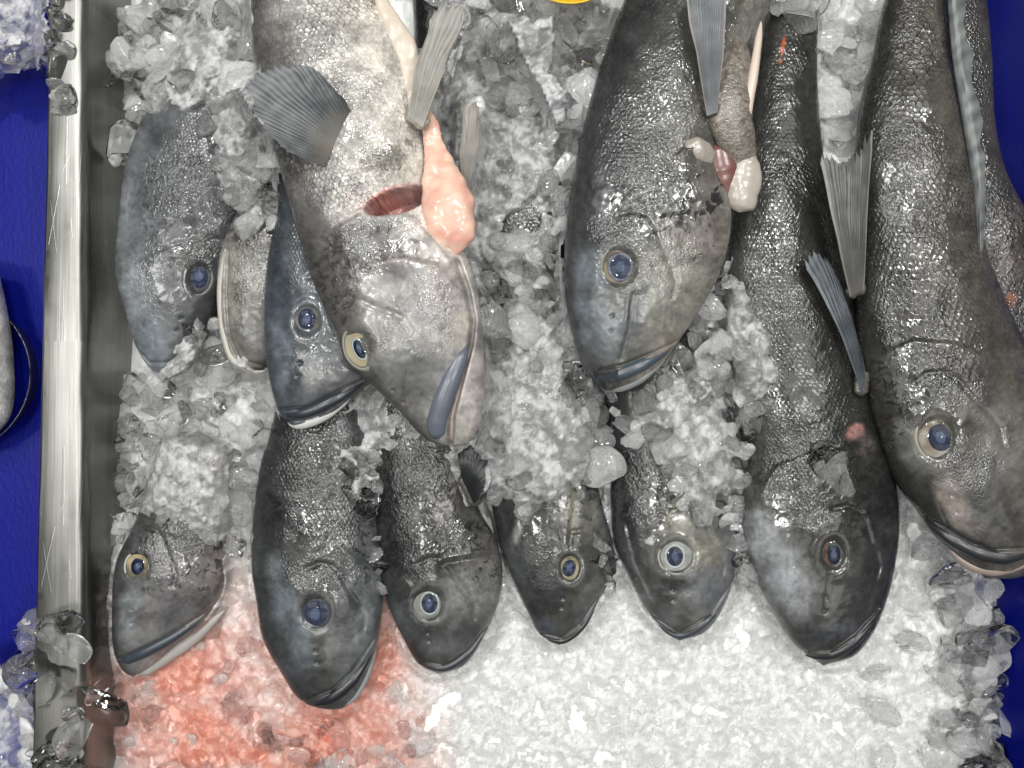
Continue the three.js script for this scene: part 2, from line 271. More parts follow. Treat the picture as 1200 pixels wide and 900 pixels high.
function finGeo(s) {
  // s.base: two points, s.tip: line of points along the free edge, s.y: [root, tip] heights, s.rays, s.color, s.web
  const B = curve(s.base, 20), T = curve(s.tip, 50), NK = s.rays * 6, NR = 40, pos = [], col = [], idx = [];
  const cr = rgb(...s.color), cw = rgb(...s.web), th = s.th ?? 0.0007;
  for (const sideSign of [1, -1]) for (let j = 0; j <= NR; j++) for (let i = 0; i <= NK; i++) {
    const k = i / NK, ph = (k + 0.35 / s.rays * noise(k * s.rays * 0.6, 3, s.id)) * s.rays, b = B(k), t = T(k), rag = 1 - ((s.rag ?? 0.06) + 0.05) * (0.5 + 0.5 * noise(ph * 0.9, 4, s.id)) - 0.035 * Math.abs(Math.sin(Math.PI * ph)) - 0.02 * hash(i, 3, s.id), r = j / NR * rag;
    const ray = Math.abs(Math.cos(Math.PI * ph)), bx = (s.bend?.[0] ?? 0) * Math.sin(Math.PI * r), by = (s.bend?.[1] ?? 0) * Math.sin(Math.PI * r);
    const wob = 2.2 * fbm(r * 2.5, k * 3, s.id + 9, 2) * r * 4, px = lerp(b[0], t[0], r) + bx + wob, py = lerp(b[1], t[1], r) + by;
    let y = lerp(s.y[0], s.y[1], r) + (s.arch ?? 0.004) * Math.sin(Math.PI * r) + (s.cup ?? 0) * Math.sin(Math.PI * k) * r + (s.twist ?? 0) * (k - 0.5) * r;
    y += 0.0004 * (Math.pow(ray, 1.5) - 0.5) * smooth(0, 0.15, r) + 0.0035 * fbm(px * 0.03, py * 0.03, s.id, 3) * r;
    const w = th * (1 - 0.6 * r) * (i === 0 || i === NK || j === NR ? 0 : 1);
    const [X, , Z] = P(px, py, y); pos.push(X, y + sideSign * w, Z);
    const m = clamp(0.2 + Math.pow(ray, 2) * 0.45 + 0.55 * fbm(px * 0.08, py * 0.08, s.id + 5, 2) + 0.1 * noise(r * 30, ph * 2, 3)), c = cw.clone().lerp(cr, m); if (s.rootColor) c.lerp(rgb(...s.rootColor), smooth(0.35, 0.0, r + 0.1 * noise(ph, 1)));
    if (s.edge && (k < 0.06 || k > 0.94)) c.lerp(rgb(...s.edge), 0.6);
    col.push(c.r, c.g, c.b); if (sideSign > 0) hMax(px, py, y);
  }
  const W = NK + 1, off = W * (NR + 1);
  for (let j = 0; j < NR; j++) for (let i = 0; i < NK; i++) { const a = j * W + i, b = a + W; idx.push(a, b, a + 1, a + 1, b, b + 1, off + a, off + a + 1, off + b, off + a + 1, off + b + 1, off + b); }
  return geom(pos, idx, null, col);
}
const finMat = new THREE.MeshPhysicalMaterial({ vertexColors: true, roughness: 0.35, transmission: 0.42, thickness: 0, ior: 1.4, side: THREE.DoubleSide });

function blotchTex(a, b, f, srgb = true) {                                  // two mixed tones, for flesh
  const N = 256, d = new Uint8Array(N * N * 4);
  for (let j = 0; j < N; j++) for (let i = 0; i < N; i++) { const t = clamp(0.5 + 1.1 * fbm(i / N * f, j / N * f * 2, 5, 4)); d.set([lerp(a[0], b[0], t), lerp(a[1], b[1], t), lerp(a[2], b[2], t), 255], (j * N + i) * 4); }
  return dataTex(d, N, N, srgb, true);
}
function lump(g, amp, f) { const p = g.attributes.position, n = g.attributes.normal; for (let i = 0; i < p.count; i++) { const d = amp * (fbm(p.getX(i) * f, p.getZ(i) * f + p.getY(i) * f, 3, 3) + 0.4 * fbm(p.getX(i) * f * 3, p.getZ(i) * f * 3, 5, 2)); p.setXYZ(i, p.getX(i) + n.getX(i) * d, p.getY(i) + n.getY(i) * d, p.getZ(i) + n.getZ(i) * d); } g.computeVertexNormals(); return g; }
const fleshMat = new THREE.MeshPhysicalMaterial({ map: blotchTex([200, 150, 136], [208, 178, 160], 9), roughness: 0.16, ior: 1.4 });
const skinDark = new THREE.MeshPhysicalMaterial({ map: blotchTex([58, 56, 53], [88, 84, 78], 30), roughness: 0.3 });
const skinBright = new THREE.MeshPhysicalMaterial({ map: blotchTex([118, 112, 104], [160, 152, 142], 30), roughness: 0.3 });
const skinPale = new THREE.MeshPhysicalMaterial({ map: blotchTex([88, 83, 78], [128, 121, 112], 34), roughness: 0.26, bumpMap: blotchTex([0, 0, 0], [255, 255, 255], 60, false), bumpScale: 0.0003 });

let fishId = 0;
function fish(f) {
  f.id = 100 + 13 * fishId++;
  const t = new THREE.Group(); t.name = numbered('fish'); scene.add(t); tag(t, f.label, 'fish', 'fish laid out on the ice');
  for (const b of f.blobs ?? []) { const c = b[5], l = (c[0] + c[1] + c[2]) / 3; if (Math.max(...c) - Math.min(...c) < 45) b[5] = c.map(v => l + (v - l) * 0.55); }
  const B = makeBody(f);
  mesh('body', B.g, B.mat, t);
  for (const e of f.eyes ?? []) {
    const s = B.find(e.x, e.y), a = B.find(e.x - 14, e.y), b = B.find(e.x + 14, e.y), c = B.find(e.x, e.y - 14), d = B.find(e.x, e.y + 14);
    const u = new THREE.Vector3(b[2] - a[2], b[3] - a[3], b[4] - a[4]), w = new THREE.Vector3(d[2] - c[2], d[3] - c[3], d[4] - c[4]), n = new THREE.Vector3().crossVectors(w, u).normalize().lerp(new THREE.Vector3(0, 1, 0), 0.35).normalize();
    const k = (D - s[3]) / D * S, p = P(e.x, e.y, s[3]);
    const eye = mesh('eye', eyeGeo(e), irisMat, t); eye.position.set(p[0], s[3] - 0.0008, p[2]);
    const yaw = (e.rot ?? 0) * Math.PI / 180; eye.quaternion.setFromUnitVectors(new THREE.Vector3(0, 1, 0), n).multiply(new THREE.Quaternion().setFromAxisAngle(new THREE.Vector3(0, 1, 0), -yaw));
    eye.scale.set(e.rx * k, 0.011, e.ry * k);
    const key = e.pupil.join(); pupilMats[key] ??= std(e.pupil.map(v => v * 0.8), { roughness: 0.6, specularIntensity: 0.2 });
    const pu = mesh('pupil', domeGeo, pupilMats[key], eye); pu.scale.set(e.pr * 1.18, 0.12, e.pr * 1.18 * (e.pq ?? 1)); pu.position.set(e.px ?? 0, 0.06, e.pz ?? 0);
    if (e.halo) { const h = mesh('pupil_ring', new THREE.TorusGeometry(1, 0.13, 10, 40).rotateX(Math.PI / 2), std(e.halo, { roughness: 0.3 }), eye); h.scale.set(e.pr * 1.22, 0.25, e.pr * 1.22 * (e.pq ?? 1)); h.position.set(e.px ?? 0, 0.10, e.pz ?? 0); }
    const ln = mesh('lens', domeGeo, lensMat, eye); ln.scale.set(e.pr * 0.62, 0.10, e.pr * 0.66 * (e.pq ?? 1)); ln.position.set((e.px ?? 0) + 0.05 * (hash(e.x, 1) - 0.5), 0.105, (e.pz ?? 0) + 0.05 * (hash(e.y, 2) - 0.5));
    const co = mesh('cornea', domeGeo, corneaMat, eye); co.scale.set(0.95, 0.40, 0.95); co.position.y = 0.06;
  }
  for (const l of f.lips ?? []) {
    const pts = l.pts.map(([x, y, r]) => { const s = B.find(x, y), q = P(x, y, s[3]); return [q[0], s[3] + (l.dy ?? 0) * r * S, q[2], r * S]; });
    mesh(l.name, tube(pts, 40, l.flat ?? 0.75, f.id), std(l.color, { roughness: l.rough ?? 0.28 }), t);
  }
  for (const s of f.fins ?? []) {
    s.id = f.id + 3; const fin = mesh(s.name ?? 'pectoral_fin', finGeo(s), finMat, t);
    if (s.name !== 'dorsal_fin' && !s.bare) {                                             // fleshy root of the fin
      const a = s.base[0], b = s.base.at(-1), w = Math.hypot(b[0] - a[0], b[1] - a[1]), q = (k, g) => { const x = lerp(a[0], b[0], k), y = lerp(a[1], b[1], k), tx = s.tip[Math.floor(s.tip.length / 2)], l = Math.hypot(tx[0] - x, tx[1] - y), p = P(x + (tx[0] - x) / l * g, y + (tx[1] - y) / l * g, s.y[0] - 0.003); return [p[0], p[1], p[2], (4 + w * 0.17) * S]; };
      mesh('fin_root', lump(tube([q(-0.15, 2), q(0.3, 5), q(0.7, 5), q(1.15, 2)], 40, 0.42, f.id, 24), 0.001, 120), f.tone ? skinBright : skinDark, fin);
    }
  }
  f.extra?.(t, B, f);
  return t;
}
const BLUE = [52, 66, 104], DK = [44, 44, 44];

// lower row, on the ice bed ------------------------------------------------------
fish({ label: 'small grey fish with gold-rimmed eye and pale lower jaw beside the steel rim', y: [0.012, 0.018], k: 0.62, back: 1, dark: [62, 62, 62], flank: [92, 90, 88], belly: [120, 112, 108], scaleTo: 0.3, th: 512,
  left: [[196, 500], [178, 560], [160, 612], [140, 655], [134, 715], [136, 765], [146, 786], [156, 793]], right: [[270, 520], [268, 590], [264, 650], [262, 690], [243, 722], [210, 752], [178, 780], [156, 793]],
  eyes: [{ x: 161, y: 664, rx: 15, ry: 17, iris: [80, 72, 54], fleck: [150, 136, 106], ring: [165, 165, 158], pupil: [24, 34, 60], pr: 0.5, px: 0.05 }],
  blobs: [[215, 690, 45, 38, -30, [70, 66, 68], 0.7], [150, 720, 12, 40, 10, [120, 128, 132], 0.6], [190, 740, 50, 14, -32, [84, 86, 88], 0.5], [220, 620, 40, 30, 0, [58, 56, 54], 0.7]],
  spots: [[210, 650, 60, 60, 5, 0.25, 0.6]],
  groove: [[[[140, 772], [160, 763], [200, 744], [240, 718], [262, 700]], 2.2, 0.0025]],
  lips: [{ name: 'upper_lip', pts: [[142, 776, 5], [165, 766, 6.5], [200, 748, 6], [236, 724, 4]], color: [52, 58, 66], dy: -0.2 }, { name: 'lower_jaw', pts: [[160, 793, 6], [185, 776, 8], [222, 752, 7], [262, 716, 3.5]], color: [150, 146, 142], dy: -0.9 }],
  slime: 0.3 });
fish({ label: 'dark slate fish with cloudy blue eye, its mouth over the pink-stained ice', y: [0.02, 0.03], k: 0.6, back: 1, dark: [50, 51, 52], flank: [62, 61, 59], belly: [82, 84, 84], scaleTo: 0.36, scaleContrast: 0.5, 
  left: [[335, 420], [322, 489], [304, 558], [296, 656], [302, 704], [309, 744], [329, 783], [353, 818], [382, 830]], right: [[425, 420], [436, 519], [440, 590], [447, 656], [449, 704], [440, 763], [424, 806], [406, 827], [382, 830]],
  eyes: [{ x: 370, y: 718, rx: 19, ry: 21, iris: [40, 44, 60], fleck: [62, 66, 84], ring: [112, 114, 112], pupil: [52, 58, 78], pr: 0.66, pz: 0.05 }],
  blobs: [[400, 600, 30, 55, 10, [92, 86, 80], 0.6], [425, 730, 16, 40, 15, [118, 122, 124], 0.6], [412, 720, 9, 45, 12, [48, 50, 52], 0.6], [390, 752, 13, 30, 10, [98, 100, 98], 0.6], [340, 720, 18, 60, -20, [92, 104, 116], 0.65], [350, 780, 22, 22, 0, [82, 90, 98], 0.5], [325, 670, 14, 30, -10, [88, 92, 96], 0.5]],
  spots: [[370, 570, 70, 80, 5, 0.05, 0.6], [400, 640, 50, 60, 4, 0.2, 0.65]],
  groove: [[[[356, 822], [388, 810], [412, 788], [439, 748]], 1.8, 0.003]], step: [[[[398, 640], [420, 660], [440, 662]], 14, 0.0012]],
  lips: [{ name: 'upper_lip', pts: [[362, 826, 4], [388, 818, 7], [413, 797, 6.5], [436, 764, 3]], color: [34, 36, 40], dy: -0.35 }, { name: 'lower_jaw', pts: [[398, 828, 4], [414, 816, 5.5], [428, 793, 4.5], [441, 757, 2.5]], color: [128, 132, 134], dy: -0.9 }], slime: 0.22 });
fish({ label: 'black fish with small white-ringed blue eye and torn pink flesh behind its gill', y: [0.018, 0.028], k: 0.6, back: 1, dark: [44, 44, 44], flank: [62, 61, 59], belly: [86, 84, 80], scaleTo: 0.48, scaleContrast: 0.7,
  left: [[440, 330], [436, 440], [436, 509], [439, 582], [446, 656], [454, 704], [476, 753], [490, 776], [514, 790]], right: [[530, 330], [535, 440], [546, 533], [562, 597], [581, 631], [589, 665], [586, 700], [568, 744], [545, 778], [514, 790]],
  eyes: [{ x: 502, y: 709, rx: 19, ry: 20, iris: [86, 88, 84], fleck: [120, 122, 112], ring: [78, 80, 78], pupil: [44, 52, 70], pr: 0.46, pq: 1.15, px: 0.08, pz: -0.1, halo: [128, 132, 132] }],
  blobs: [[522, 592, 14, 34, 25, [150, 128, 120], 0.75], [505, 575, 8, 16, 30, [176, 164, 156], 0.6], [545, 700, 42, 36, 0, [96, 96, 92], 0.75], [470, 725, 22, 30, -25, [84, 88, 92], 0.5], [560, 640, 26, 14, 0, [70, 66, 62], 0.6], [520, 750, 30, 16, -20, [86, 86, 88], 0.6], [552, 742, 18, 30, 30, [70, 68, 70], 0.6]],
  spots: [[480, 600, 60, 80, 4.4, -0.05, 0.75], [560, 665, 34, 14, 3.4, 0.3, 0.8], [545, 630, 36, 22, 4, 0.0, 0.7]],
  groove: [[[[492, 776], [524, 780], [548, 764], [570, 736]], 1.6, 0.0026]], step: [[[[520, 660], [545, 655], [588, 650]], 24, 0.007]],
  lips: [{ name: 'upper_lip', pts: [[494, 778, 3], [520, 783, 4.5], [546, 768, 4.5], [566, 744, 2.5]], color: [50, 52, 58], dy: -0.35 }],
  fins: [{ base: [[541, 560], [555, 590]], tip: [[535, 528], [552, 520], [576, 552], [572, 580]], y: [0.052, 0.055], rays: 15, color: [52, 54, 58], web: [36, 37, 40] }], slime: 0.26 });
fish({ label: 'smallest dark fish with gold and blue eye and olive band on its nape', y: [0.0, 0.022], k: 0.62, back: 1, dark: [46, 46, 46], flank: [60, 59, 55], belly: [72, 72, 72], scaleTo: 0.55, scaleContrast: 0.7,
  left: [[560, 120], [562, 260], [566, 400], [568, 520], [582, 626], [597, 670], [617, 714], [632, 742], [655, 756]], right: [[640, 120], [665, 260], [676, 400], [685, 500], [703, 580], [719, 640], [722, 663], [702, 702], [679, 742], [655, 756]],
  eyes: [{ x: 668, y: 666, rx: 13, ry: 17, rot: 15, iris: [96, 88, 66], fleck: [132, 124, 100], ring: [122, 122, 104], pupil: [42, 50, 74], pr: 0.52, px: -0.1 }],
  blobs: [[672, 596, 14, 44, 8, [112, 106, 84], 0.8], [690, 610, 12, 40, 10, [98, 94, 78], 0.6], [606, 625, 7, 14, 15, [140, 136, 132], 0.7], [640, 735, 20, 12, 0, [66, 72, 92], 0.6], [690, 700, 14, 36, 30, [88, 88, 86], 0.6], [610, 670, 14, 30, -20, [76, 78, 80], 0.5], [650, 690, 20, 22, 0, [40, 42, 48], 0.5]],
  spots: [[660, 590, 50, 60, 5, 0.2, 0.6]],
  groove: [[[[634, 742], [658, 748], [680, 732], [700, 700]], 1.6, 0.0024], [[[678, 560], [672, 600], [668, 640]], 4, 0.0009]],
  lips: [{ name: 'upper_lip', pts: [[640, 748, 3], [660, 751, 4], [682, 735, 3.6], [698, 708, 2]], color: [40, 41, 44], dy: -0.3 }], slime: 0.2 });
fish({ label: 'olive-cheeked fish with large white-rimmed cloudy eye in the lower row', y: [0.0, 0.024], k: 0.62, back: 1, dark: [50, 50, 50], flank: [84, 82, 76], belly: [84, 85, 86], scaleTo: 0.5, scaleContrast: 0.6,
  left: [[700, 250], [705, 420], [714, 537], [719, 633], [737, 676], [763, 722], [796, 751]], right: [[800, 250], [840, 420], [858, 540], [861, 607], [861, 655], [852, 697], [828, 737], [796, 751]],
  eyes: [{ x: 793, y: 652, rx: 21, ry: 21, iris: [112, 115, 112], fleck: [132, 135, 131], ring: [142, 142, 130], pupil: [48, 55, 72], pr: 0.42, pq: 1.2, px: -0.1, halo: [140, 145, 146] }],
  blobs: [[792, 605, 26, 26, 0, [112, 106, 86], 0.7], [830, 640, 22, 32, 10, [116, 110, 88], 0.7], [825, 690, 34, 26, -20, [84, 86, 90], 0.8], [735, 660, 14, 50, -15, [60, 62, 62], 0.6], [755, 690, 10, 40, -24, [100, 100, 98], 0.5], [785, 690, 22, 14, 0, [52, 54, 54], 0.7], [790, 725, 20, 20, 0, [72, 76, 78], 0.6]],
  spots: [[760, 560, 60, 60, 4.6, 0.0, 0.75], [835, 600, 30, 20, 4, 0.1, 0.7], [735, 640, 22, 50, 5, 0.2, 0.5]],
  groove: [[[[765, 722], [797, 742], [832, 722], [857, 684]], 1.6, 0.0028], [[[735, 615], [745, 660], [765, 700]], 3, 0.0014]],
  lips: [{ name: 'upper_lip', pts: [[772, 732, 3], [797, 745, 4.4], [830, 727, 4.2], [853, 694, 2]], color: [58, 61, 68], dy: -0.3 }], slime: 0.22 });

fish({ label: 'dark fish body buried under ice beside the pale gutted fish', y: [-0.004, -0.004], k: 0.55, back: 1, dark: [48, 48, 47], flank: [58, 57, 54], belly: [72, 70, 66], scaleTo: 0.95, th: 512, tw: 256, scaleContrast: 0.5,
  left: [[480, -60], [490, 100], [505, 250], [520, 400], [530, 500], [550, 560]], right: [[570, -60], [580, 100], [588, 250], [590, 400], [585, 500], [550, 560]], slime: 0.25 });
// left, behind: pair beside the rim ------------------------------------------------
fish({ label: 'grey fish with deep blue eye lying along the steel rim, half under ice', y: [0.018, 0.024], k: 0.62, back: -1, dark: [50, 50, 51], flank: [80, 81, 82], belly: [108, 110, 112], scaleTo: 0.5, scale: 4.6, scaleContrast: 0.8,
  left: [[262, -60], [214, 50], [175, 130], [150, 195], [142, 260], [138, 320], [150, 368], [165, 415], [190, 446]], right: [[350, -60], [345, 50], [335, 140], [318, 220], [285, 285], [262, 340], [240, 398], [218, 434], [190, 446]],
  eyes: [{ x: 233, y: 326, rx: 14, ry: 19, rot: 8, iris: [30, 32, 40], fleck: [58, 60, 64], ring: [108, 110, 106], pupil: [42, 52, 76], pr: 0.62, pz: -0.1 }],
  blobs: [[160, 345, 16, 44, -8, [122, 128, 134], 0.7], [180, 400, 20, 40, -15, [92, 100, 110], 0.7], [225, 290, 20, 60, 10, [60, 58, 56], 0.6], [205, 355, 24, 30, 0, [78, 80, 82], 0.6]],
  spots: [[220, 240, 60, 90, 5, 0.15, 0.4]],
  groove: [[[[150, 400], [175, 425], [210, 425], [238, 395]], 2, 0.0022]], step: [[[[146, 318], [180, 300], [214, 288]], 18, 0.0016]], slime: 0.42 });
fish({ label: 'brown-grey fish with a pale rim along its jaw, wedged between two heads', y: [0.02, 0.034], k: 0.62, back: -1, dark: [56, 54, 50], flank: [92, 88, 82], belly: [138, 134, 126], scaleTo: 0.5, scale: 4.6,
  left: [[285, 60], [290, 180], [276, 250], [260, 292], [256, 345], [261, 395], [272, 425], [296, 437]], right: [[370, 60], [375, 180], [368, 250], [360, 300], [350, 350], [340, 400], [322, 430], [296, 437]],
  blobs: [[300, 320, 26, 26, 0, [150, 146, 138], 0.5], [300, 395, 26, 26, 0, [76, 74, 70], 0.7], [315, 250, 30, 30, 0, [70, 66, 60], 0.7]], spots: [[305, 260, 40, 40, 5, 0.0, 0.6]],
  groove: [[[[266, 292], [264, 345], [268, 395], [280, 422], [305, 428]], 1.8, 0.003]],
  lips: [{ name: 'lower_jaw', pts: [[264, 290, 2.5], [258, 340, 4], [263, 395, 4], [276, 425, 4], [300, 435, 3.4], [322, 428, 2.5]], color: [158, 154, 146], dy: -0.2 }], slime: 0.34 });
fish({ label: 'slate-blue fish with round dark eye and white lower lip, under the pale gutted fish', y: [0.035, 0.062], k: 0.6, back: 1, dark: [58, 62, 68], flank: [80, 82, 84], belly: [86, 86, 84], scaleTo: 0.45, scaleContrast: 0.5,
  left: [[330, 60], [322, 170], [327, 240], [316, 298], [311, 353], [313, 417], [322, 466], [331, 489], [348, 502]], right: [[420, 60], [430, 170], [440, 260], [448, 330], [455, 400], [440, 438], [428, 452], [397, 482], [348, 502]],
  eyes: [{ x: 360, y: 375, rx: 17, ry: 20, iris: [60, 58, 56], fleck: [92, 86, 74], ring: [104, 106, 104], pupil: [44, 52, 74], pr: 0.56, pz: -0.05 }],
  blobs: [[330, 420, 14, 50, -5, [96, 106, 116], 0.6], [348, 440, 10, 36, 8, [46, 48, 52], 0.7], [375, 440, 22, 20, 0, [102, 98, 92], 0.6], [345, 300, 16, 40, -8, [98, 104, 110], 0.5], [400, 440, 24, 14, -20, [70, 70, 72], 0.5]],
  groove: [[[[326, 480], [358, 477], [397, 458], [428, 443]], 1.8, 0.003], [[[335, 494], [365, 492], [400, 470]], 1.6, 0.0022]],
  lips: [{ name: 'upper_lip', pts: [[329, 484, 5], [358, 483, 6.5], [395, 466, 6], [426, 448, 3]], color: [44, 46, 52], dy: -0.35 }, { name: 'lower_jaw', pts: [[336, 494, 3.5], [350, 497, 6], [380, 487, 5.5], [412, 464, 3]], color: [168, 168, 166], dy: -0.8 }], slime: 0.15 });

// long fish and big fish at the right ------------------------------------------------
fish({ label: 'long black fish with red-brown eye, pale cheek and a small orange mark on its back', y: [0.02, 0.034], k: 0.58, hmax: 0.038, back: -1, dark: [42, 42, 41], flank: [54, 53, 50], belly: [72, 71, 68], scaleTo: 0.62, scale: 6.2, scaleContrast: 0.9, th: 1152,
  left: [[915, -60], [897, 30], [886, 100], [872, 170], [856, 260], [850, 350], [862, 450], [878, 530], [869, 601], [885, 676], [908, 722], [931, 755], [965, 780]], right: [[968, -60], [958, 30], [957, 100], [966, 200], [988, 300], [1008, 400], [1028, 490], [1044, 548], [1051, 596], [1048, 649], [1030, 719], [1002, 764], [965, 780]],
  eyes: [{ x: 977, y: 649, rx: 15, ry: 21, rot: -4, iris: [54, 40, 34], fleck: [82, 62, 50], ring: [78, 78, 76], pupil: [34, 42, 58], pr: 0.46, pq: 1.1 }],
  blobs: [[910, 665, 34, 74, -28, [120, 122, 124], 0.95], [886, 620, 20, 26, 0, [122, 124, 124], 0.9], [1010, 690, 22, 70, 14, [48, 48, 50], 0.7], [972, 705, 14, 34, 5, [80, 77, 68], 0.6], [1000, 640, 16, 40, 8, [82, 80, 74], 0.5], [1030, 640, 16, 70, 6, [40, 41, 42], 0.7], [970, 740, 40, 16, -8, [64, 66, 74], 0.7], [1004, 506, 13, 9, -25, [176, 124, 118], 0.9], [1012, 520, 14, 16, 0, [120, 92, 88], 0.6], [917, 55, 2.6, 12, 12, [186, 88, 54], 0.95], [914, 72, 2.4, 3, 0, [186, 88, 54], 0.9], [958, 90, 14, 90, -4, [84, 83, 78], 0.35]],
  spots: [[960, 560, 90, 60, 5, 0.1, 0.6], [1020, 600, 30, 40, 4, 0.1, 0.6]],
  groove: [[[[941, 765], [975, 763], [1003, 744], [1031, 713]], 1.7, 0.003], [[[972, 675], [968, 715]], 3, 0.0014]], step: [[[[1040, 540], [1000, 530], [960, 528], [910, 548], [872, 600]], 24, 0.0024]],
  lips: [{ name: 'upper_lip', pts: [[944, 768, 3], [975, 768, 5.5], [1004, 750, 5.5], [1028, 722, 2.5]], color: [40, 41, 46], dy: -0.3 }], slime: 0.2 });
fish({ label: 'dark scaly fish wedged against the blue tub wall behind the largest fish', y: [0.03, 0.03], k: 0.55, back: 1, dark: [58, 60, 68], flank: [62, 60, 58], belly: [70, 66, 62], scaleTo: 0.95, scale: 6.8, th: 640,
  left: [[1080, -60], [1095, 60], [1110, 180], [1130, 300], [1150, 400], [1190, 470]], right: [[1148, -60], [1160, 60], [1165, 150], [1176, 200], [1204, 260], [1222, 360], [1216, 440], [1190, 470]],
  blobs: [[1180, 300, 30, 70, 0, [96, 74, 62], 0.5], [1185, 350, 8, 10, 0, [172, 96, 62], 0.6]], spots: [[1185, 320, 40, 90, 4, 0.1, 0.7]], bump: 0.0022, slime: 0.3 });
fish({ label: 'largest fish, brown and scaly, with folded dorsal spines and a pale-ringed eye', y: [0.04, 0.058], k: 0.56, hmax: 0.05, back: 1, dark: [52, 51, 49], flank: [84, 80, 74], belly: [74, 70, 65], scaleTo: 0.54, scale: 8.2, scaleContrast: 1.0, rim: 0.5, tw: 512, th: 1280, bump: 0.0016,
  left: [[1060, -80], [1036, 5], [1024, 65], [1010, 120], [1003, 200], [1007, 280], [1004, 340], [1006, 400], [1016, 452], [1038, 531], [1053, 567], [1079, 601], [1092, 622], [1118, 648], [1155, 678]], right: [[1112, -80], [1113, 5], [1118, 65], [1130, 130], [1142, 220], [1150, 290], [1176, 360], [1206, 430], [1226, 510], [1232, 590], [1222, 645], [1196, 674], [1155, 678]],
  eyes: [{ x: 1099, y: 513, rx: 23, ry: 28, rot: -14, iris: [126, 124, 116], fleck: [92, 78, 58], ring: [138, 134, 124], pupil: [44, 52, 72], pr: 0.5, pq: 1.0, px: 0.14, pz: 0.02 }],
  blobs: [[1060, 440, 36, 40, 0, [106, 102, 94], 0.55], [1065, 520, 18, 40, -25, [130, 126, 116], 0.6], [1120, 590, 18, 50, -28, [140, 120, 110], 0.7], [1165, 590, 30, 60, -20, [60, 59, 58], 0.6], [1150, 450, 24, 36, 0, [70, 62, 64], 0.6], [1175, 520, 30, 50, 0, [98, 96, 92], 0.5], [1140, 640, 50, 10, 25, [44, 44, 46], 0.8], [1185, 620, 26, 20, 0, [42, 40, 38], 0.6], [1058, 90, 22, 60, 5, [104, 98, 86], 0.4]],
  spots: [[1060, 440, 46, 50, 5, 0.05, 0.6], [1040, 480, 30, 50, 4, 0.15, 0.6]],
  groove: [[[[1081, 603], [1107, 617], [1138, 636], [1165, 645], [1215, 643]], 2, 0.0035], [[[1100, 590], [1112, 618]], 1.6, 0.0016]], step: [[[[1014, 440], [1030, 418], [1070, 400], [1120, 405], [1170, 425]], 26, 0.0028]],
  bulge: [[1008, 350, 16, 22, 0, 0.003]],
  lips: [{ name: 'upper_lip', pts: [[1084, 609, 3], [1110, 627, 7], [1142, 645, 8], [1178, 653, 7], [1212, 647, 4]], color: [42, 43, 46], dy: -0.35 }, { name: 'lower_jaw', pts: [[1112, 643, 4], [1140, 662, 7], [1165, 669, 7], [1195, 664, 5], [1216, 652, 3]], color: [134, 120, 114], dy: -0.8 }],
  fins: [{ base: [[996, 348], [1012, 340]], tip: [[958, 172], [972, 174], [990, 180], [1008, 160], [1027, 134]], y: [0.075, 0.088], rays: 22, color: [116, 118, 116], web: [78, 80, 80], edge: [170, 170, 166], arch: 0.006, rag: 0.03, rootColor: [100, 98, 94] },
    { name: 'pelvic_fin', base: [[1010, 462], [1014, 440]], tip: [[936, 300], [944, 286], [962, 292], [980, 340]], y: [0.058, 0.066], rays: 15, color: [98, 104, 112], web: [62, 67, 74], edge: [128, 134, 140], arch: 0.004, rag: 0.03, bend: [6, -4] },
    { name: 'dorsal_fin', base: [[1108, -60], [1116, 60], [1130, 150], [1142, 230], [1146, 300]], tip: [[1116, -80], [1140, 40], [1148, 110], [1158, 200], [1156, 290]], y: [0.068, 0.066], rays: 17, color: [150, 154, 152], web: [92, 97, 98], edge: [150, 152, 150], rag: 0.3, th: 0.0009, arch: 0.004 }], slime: 0.24 });

